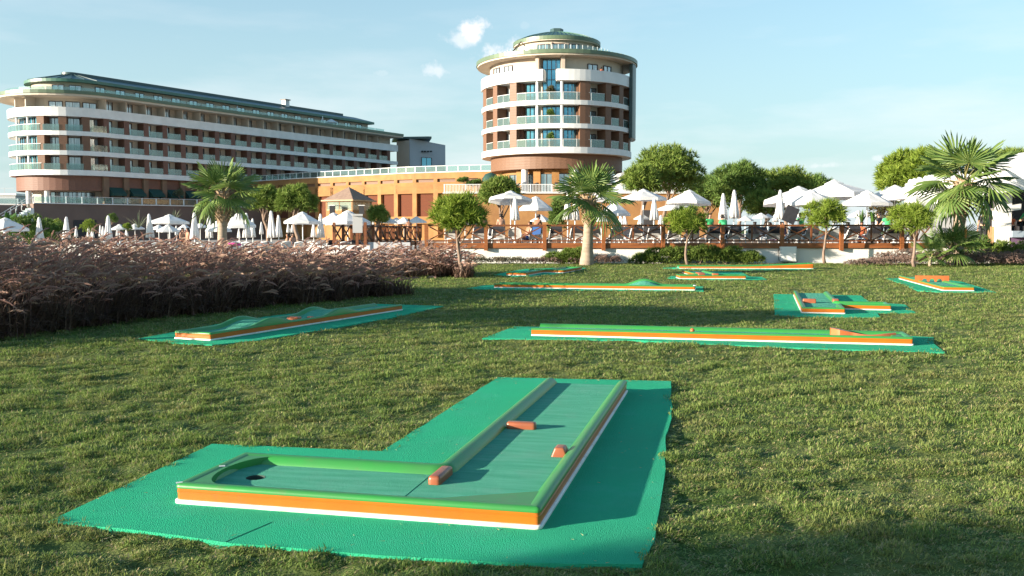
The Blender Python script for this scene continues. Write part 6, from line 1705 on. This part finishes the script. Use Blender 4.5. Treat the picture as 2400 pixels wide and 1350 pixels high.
b = MB(); q = A(549, 572, 45.6); b.lathe([(.02, 0), (.32, .02), (.36, .09), (.22, .16), (.02, .17)], 16, (q.x, 45.6, q.z - .1)); tag(b.build('pink_float', 'cloth_pink' if 'cloth_pink' in M else 'cloth_orange', base=True, smooth=True), 'bright pink float behind the grasses near the left palm', 'pool float')


# ------------------------------------------------------------------ white pavilion on the right
def white_pavilion():
    D = 46.5; X = lambda px, d=D: A(px, 500, d).x; Z = lambda py, d=D: A(2300, py, d).z
    root = empty('white_pavilion', (X(2330), D, 0.1), label='white pavilion with a large sloping white canopy at the right edge', cat='pavilion')
    b = MB(); pts0 = [(X(2246), D - .6, Z(416)), (X(2480), D - 2.2, Z(344)), (X(2480), D - 2.2, Z(436)), (X(2340), D - 1.2, Z(450)), (X(2246), D - .6, Z(474))]
    pts1 = [(x, y + 7, z) for x, y, z in pts0]; n = 5
    b.add(pts0 + pts1, [(0, 4, 3, 2, 1), (5, 6, 7, 8, 9)] + [(i, (i + 1) % n, n + (i + 1) % n, n + i) for i in range(n)]); b.build('canopy', 'parasol_cloth', root)
    b = MB(); b.box(((X(2332) + X(2365)) / 2, D, (Z(455) + .1) / 2), (X(2365) - X(2332), .5, Z(455) - .1)); b.build('wall', 'white_render', root)
    b = MB(); b.box(((X(2205) + X(2332)) / 2, D + 3.0, 1.7), (X(2332) - X(2205), .2, 3.3)); b.build('back_wall', 'grey_render', root)
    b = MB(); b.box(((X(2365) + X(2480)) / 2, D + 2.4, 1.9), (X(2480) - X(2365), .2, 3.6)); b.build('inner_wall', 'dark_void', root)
    b = MB(); b.add([(X(2318), D - .35, Z(490)), (X(2384), D - .35, Z(478)), (X(2384), D - .35, Z(492)), (X(2340), D - .35, Z(497)), (X(2318), D + .6, Z(490)), (X(2384), D + .6, Z(478)), (X(2384), D + .6, Z(492)), (X(2340), D + .6, Z(497))],
          [(0, 3, 2, 1), (4, 5, 6, 7), (0, 1, 5, 4), (2, 3, 7, 6), (1, 2, 6, 5), (0, 4, 7, 3)]); b.build('sloping_ledge', 'white_paint', root)
    b = MB(); b.box((X(2420), D - .1, (Z(541) + Z(556)) / 2), (X(2480) - X(2361), .9, Z(541) - Z(556))); b.build('counter', 'counter_grey', root)
    b = MB(); b.box((X(2420), D + .05, Z(556) / 2 + .03), (X(2480) - X(2364), .6, Z(556) - .06)); b.build('counter_base', 'cloth_purple', root)
    for px in (2322, 2328): b = MB(); b.box((X(px), D + .05, (Z(531) + .1) / 2), (.12, .1, Z(531) - .1)); b.build('door_post', 'tan_wood', root)
    b = MB(); b.box((X(2281), D + 1.0, (Z(533) + .1) / 2), (.3, .2, Z(533) - .1)); b.build('timber_post', 'beam_wood', root)
    # white posts of the shaded terrace
    for px, d in ((2200, 52), (2158, 58), (2222, 50)):
        b = MB(); b.box((A(px, 500, d).x, d, A(px, 452, d).z / 2 + .35), (.28, .28, A(px, 452, d).z - .7)); tag(b.build('white_post', 'white_paint', base=True), {2200: 'white post behind the low fan palm', 2158: 'white post behind the young pine by the lavender bed', 2222: 'white post just left of the tallest palm trunk'}[px], 'post')
    # a row of round spotlights above the wide parasol
    for k, (px, py) in enumerate(((2138, 428), (2147, 426), (2158, 423), (2174, 420), (2182, 418), (2190, 416))):
        a = A(px, py, 55); r = empty('spotlight', a, label=('white spotlight, %s of the six above the wide parasol by the tallest palm' % ('leftmost', 'second', 'third', 'fourth', 'fifth', 'rightmost')[k]), cat='spotlight', group='spotlights above the wide parasol')
        b = MB(); b.lathe([(.02, .3), (.15, .25), (.19, 0), (.15, 0.0), (.12, .06), (.01, .08)], 14); o = b.build('housing', 'pole_white', None, smooth=True, sharp=40); o.parent = r; o.rotation_euler = (rad(100), 0, rad(30)); o.location = (0, 0, 0)
        b = MB(); b.lathe([(.118, .065), (.01, .085)], 12); o = b.build('lens', 'black_plastic', None); o.parent = r; o.rotation_euler = (rad(100), 0, rad(30)); o.location = (-.02, -.04, 0)
    a0, a1 = A(2132, 432, 55.2), A(2196, 420, 55.2); b = MB(); b.bar(a0, a1, .07, .07); b.bar(a0, (a0.x, a0.y, .7), .1, .1); b.bar(a1, (a1.x, a1.y, .7), .1, .1); tag(b.build('lighting_bar', 'pole_white', base=True), 'white bar on two poles carrying the six spotlights', 'lighting bar')


white_pavilion()

# ------------------------------------------------------------------ people
PENDING = []


def skin_chain(name, verts, edges, radii, m, parent, root_i=0, sub=1):
    me = bpy.data.meshes.new(name); me.from_pydata([tuple(v) for v in verts], edges, []); o = bpy.data.objects.new(name, me); C.objects.link(o)
    sk = o.modifiers.new('skin', 'SKIN'); sk.use_smooth_shade = True
    lay_ = me.skin_vertices[0].data
    for i, q in enumerate(radii): lay_[i].radius = (q, q) if not isinstance(q, tuple) else q
    for i in range(len(verts)): lay_[i].use_root = (i == root_i)
    sb = o.modifiers.new('sub', 'SUBSURF'); sb.levels = sub; sb.render_levels = sub
    o.parent = parent; PENDING.append((o, m)); return o


def finish_people():
    bpy.context.view_layer.update(); dg = bpy.context.evaluated_depsgraph_get()
    for o, m in PENDING:
        me = bpy.data.meshes.new_from_object(o.evaluated_get(dg)); me.materials.clear(); me.materials.append(MATS[m]); o.modifiers.clear(); o.data = me
        me.polygons.foreach_set('use_smooth', [True] * len(me.polygons))


def person(loc, rz, label, pose='stand', top='shirt_green', bottom='cloth_black', skin='skin', s=1.0, bend=None, arms=None, legs='long', look=0.0):
    root = empty('person', loc, rz, label=label, cat='person'); root.scale = (s, s, s)
    V = Vector; b = rad({'stand': 2, 'bend': 62, 'sit': -14, 'lean': 28, 'lift': 8}[pose] if bend is None else bend)
    hp = .47 if pose == 'sit' else .92; T = V((0, -sin(b), cos(b))); P = V((0, 0, hp)); X = V((1, 0, 0))
    hd = V((0, -sin(b * .55), cos(b * .55)))
    pel, wai, che, nek = P, P + T * .20, P + T * .40, P + T * .52
    h0, h1, h2 = nek + hd * .075, nek + hd * .165, nek + hd * .245; fwd = V((0, -hd.z, hd.y))
    vs = [pel, wai, che, nek, h0 + fwd * .012, h1 + fwd * .012, h2]; rs = [(.150, .115), (.135, .10), (.165, .115), .058, .066, (.078, .092), (.058, .068)]; ed = [(0, 1), (1, 2), (2, 3), (3, 4), (4, 5), (5, 6)]
    vs.append(h1 + fwd * .115 - hd * .02); rs.append(.014); ed.append((5, 7))
    A_ = arms or {'stand': (((.16, .04, -1), (.05, -.28, -1)), ((.16, .04, -1), (.05, -.28, -1))), 'bend': (((.1, -.35, -1), (0, -.3, -1)), ((.1, -.45, -1), (0, -.3, -1))), 'sit': (((.2, -.3, -1), (0, -.9, -.3)), ((.25, -.2, -1), (-.2, -.9, -.25))),
                  'lean': (((.15, -.5, -1), (0, -.7, -.6)), ((.15, -.4, -1), (0, -.7, -.6))), 'lift': (((.1, -.9, -.3), (-.1, -.8, .2)), ((.1, -.9, -.3), (-.1, -.8, .2)))}[pose]
    sh_i = []
    for k, sx in enumerate((-1, 1)):
        u, f = (V((q[0] * sx, q[1], q[2])).normalized() for q in A_[k]); sh = P + T * .465 + X * sx * .165; el = sh + u * .29; wr = el + f * .25; pm = wr + f * .07
        i = len(vs); vs += [sh, el, wr, pm]; rs += [.062, .044, .029, (.036, .024)]; ed += [(2, i), (i, i + 1), (i + 1, i + 2), (i + 2, i + 3)]; sh_i.append((sh, el, u))
        side = f.cross(V((0, 1, 0))); side = side.normalized() if side.length > .1 else X
        for q, ln in ((-.028, .062), (-.010, .074), (.010, .070), (.028, .055)):
            j = len(vs); a0 = pm + f * .03 + side * q; d2 = (f + V((0, -.25, -.15))).normalized(); vs += [a0, a0 + d2 * ln]; rs += [.010, .007]; ed += [(i + 3, j), (j, j + 1)]
        j = len(vs); a0 = wr + f * .03 - side * .036; vs += [a0, a0 + (f - side * .7).normalized() * .05]; rs += [.011, .008]; ed += [(i + 3, j), (j, j + 1)]
    lg = []
    for k, sx in enumerate((-1, 1)):
        hip = P + X * sx * .09 - V((0, 0, .03))
        if pose == 'sit': kn = hip + V((sx * .06, -.43, .03)); an = kn + V((0, -.06, -.40))
        else:
            st = (.10 if k else -.06) * (1 if pose != 'stand' else .6); kn = V((sx * .10, -.03 + st * .5, .49)); an = V((sx * .11, .02 + st, .085))
        i = len(vs); toe = an + V((0, -.15, -.055)); vs += [hip, kn, an, toe]; rs += [.088, .057, .040, .036]; ed += [(0, i), (i, i + 1), (i + 1, i + 2), (i + 2, i + 3)]; lg.append((hip, kn, an, toe))
    body = skin_chain('body', vs, ed, rs, skin, root)
    if top:
        v2 = [pel + T * .02, wai, che, P + T * .485]; r2 = [(.165, .13), (.152, .118), (.18, .132), (.10, .085)]; e2 = [(0, 1), (1, 2), (2, 3)]
        for sh, el, u in sh_i: i = len(v2); v2 += [sh, sh + u * .17]; r2 += [.078, .066]; e2 += [(2, i), (i, i + 1)]
        skin_chain('shirt', v2, e2, r2, top, root)
    if bottom:
        v2 = [pel]; r2 = [(.160, .125)]; e2 = []
        for hip, kn, an, toe in lg:
            i = len(v2); end = kn if legs == 'short' else an + V((0, 0, .03)); v2 += [hip, kn if legs == 'long' else hip.lerp(kn, .55)]; r2 += [.102, .074 if legs == 'long' else .09]; e2 += [(0, i), (i, i + 1)]
            if legs == 'long': v2.append(an + V((0, 0, .04))); r2.append(.058); e2.append((i + 1, i + 2))
        skin_chain('trousers' if legs == 'long' else 'shorts', v2, e2, r2, bottom, root)
    v2 = [h1 - fwd * .03 + hd * .02, h2 - fwd * .012 + hd * .012, h0 - fwd * .035 + hd * .03]; skin_chain('hair', v2, [(0, 1), (0, 2)], [(.086, .086), (.062, .075), (.055, .05)], 'hair_dark', root)
    for sx in (-1, 1):
        bb = MB(); c = h1 + fwd * .098 + X * sx * .03 + hd * .012; bb.lathe([(.001, -.009), (.009, 0), (.001, .009)], 6, c); o = bb.build('eye', 'hair_dark'); o.parent = root
    bb = MB(); bb.box(h0 + fwd * .082 + hd * .012, (.04, .012, .01)); o = bb.build('mouth', 'cloth_orange'); o.parent = root
    for hip, kn, an, toe in lg:
        if legs == 'long' or top: skin_chain('shoe', [an + V((0, .03, -.055)), toe + V((0, -.02, -.004))], [(0, 1)], [(.045, .035), (.048, .032)], 'shoe_dark', root)
    return root


def at_px(px, D, z=None): a = A(px, 520, D); return (a.x, D, DECK if z is None else z)


BARE = dict(top=None, legs='short')
person(at_px(1254, 47.6), rad(150), 'tanned bather in dark shorts bending over a lounger under the bell shaped parasol', 'bend', bottom='cloth_black', skin='skin_tan', bend=38, **BARE)
person(at_px(1236, 46.9), rad(-60), 'bather in blue shorts sitting beside the bending one', 'sit', bottom='cloth_blue', skin='skin_tan', **BARE)
person(at_px(1174, 52), rad(190), 'bare backed bather left of the flat open parasol', 'stand', bottom='cloth_black', skin='skin', **BARE)
person(at_px(1134, 54), rad(20), 'bather partly hidden by the young pine near the grasses', 'stand', bottom='cloth_orange', skin='skin_tan', **BARE)
person(at_px(1663, 51), rad(12), 'attendant in a green shirt facing the lawn, right of a young pine', 'stand')
person(at_px(1701, 49.2), rad(200), 'attendant in a green shirt stooping behind the tall closed parasols', 'bend', bend=34)
person(at_px(1880, 48.2), rad(-80), 'attendant in a green shirt lifting a dark mattress', 'lift')
person(at_px(1812, 48.6, DECK), rad(80), 'tanned guest sitting left of the closed parasol by the lifted mattress', 'sit', top=None, bottom='cloth_purple', legs='short', skin='skin_tan')
person(at_px(1838, 48.4), rad(30), 'guest sitting between the closed parasol and the lifted mattress', 'sit', top='cloth_purple', bottom='cloth_black', skin='skin_tan')
person(at_px(1770, 48.8), rad(160), 'guest in a pale shirt sitting under the small steep far parasol', 'sit', top='cloth_pale', bottom='cloth_pale')
person(at_px(2061, 49), rad(-140), 'man in black standing beside a man in a green shirt', 'stand', top='cloth_black', s=1.02)
person(at_px(2081, 47.8), rad(170), 'man in a green shirt seen from behind, beside the man in black', 'stand', arms=(((.16, .04, -1), (.05, -.28, -1)), ((.55, -.1, -.8), (.75, -.2, -.6))))
person(at_px(1994, 48.8), rad(100), 'dark haired guest sitting right of the young pine by the electric box', 'sit', top='cloth_black', bottom='cloth_black', skin='skin_tan')
person(at_px(2020, 48.4), rad(-20), 'guest in an orange top sitting left of the man in black', 'sit', top='cloth_orange', bottom='cloth_purple', skin='skin_tan')
person(at_px(2044, 47.6), rad(175), 'guest in a pale blue shirt sitting with the back to the lawn', 'sit', top='cloth_pale', bottom='cloth_black')
person(at_px(2305, 47.2), rad(160), 'man in dark clothes standing with his back turned in the white pavilion', 'stand', top='cloth_black', s=1.06)
person(at_px(2391, 47.7, .95), rad(70), 'person in a green shirt leaning over the pavilion counter', 'lean', s=1.08)
person(at_px(2371, 47.2, .98), rad(120), 'child in an orange shirt at the pavilion counter', 'stand', top='cloth_orange', s=.80)
person(at_px(958, 73), rad(190), 'bare backed bather beyond the wooden footbridge', 'stand', bottom='cloth_black', skin='skin_tan', **BARE)
person(at_px(427, 62, 0.0), rad(60), 'bather standing below the flat open parasol near the left palm', 'stand', bottom='cloth_orange', skin='skin_tan', **BARE)
person(at_px(440, 61, 0.0), rad(-40), 'second bather standing near the left palm, in dark shorts', 'stand', bottom='cloth_black', skin='skin_tan', **BARE)
person(at_px(668, 54, 0.15), rad(-70), 'bather sitting below the parasol before the two round pines', 'sit', bottom='cloth_blue', skin='skin_tan', **BARE)
person(at_px(688, 56, 0.15), rad(50), 'bather in black shorts sitting near the white rolled parasol', 'sit', bottom='cloth_black', skin='skin', **BARE)
x, y = T_C.x + 9.8 * cos(rad(-56)), T_C.y + 9.8 * sin(rad(-56))
person((x, y, 21.05), rad(20), 'tiny person in red on the top balcony of the tower', 'stand', top='cloth_orange')
finish_people()
# the mattress being lifted, a towel on the fence side
a = A(1853, 503, 47.9); b = MB(); R_ = Matrix.Rotation(rad(24), 3, 'Y') @ Matrix.Rotation(rad(-8), 3, 'X'); b.box((a.x, 47.9, a.z), (.66, .09, .84), R=R_); b.box(Vector((a.x, 47.9, a.z)) + R_ @ Vector((0, .002, -.20)), (.665, .10, .02), R=R_)
tag(b.build('mattress', 'cushion_black', base=True), 'dark lounger mattress held up by the attendant in green', 'mattress')
a = A(1258, 541, 45.4); b = MB()
b.strip([[(a.x - .2, 45.40, a.z + .17), (a.x + .2, 45.40, a.z + .17)], [(a.x - .2, 45.37, a.z + .16), (a.x + .2, 45.37, a.z + .16)], [(a.x - .22, 45.36, a.z - .2), (a.x + .18, 45.36, a.z - .16)]]); o = b.build('towel', 'towel_blue', base=True); m_ = o.modifiers.new('thick', 'SOLIDIFY'); m_.thickness = .015
tag(o, 'blue towel hung over a lounger back near the bending bather', 'towel')
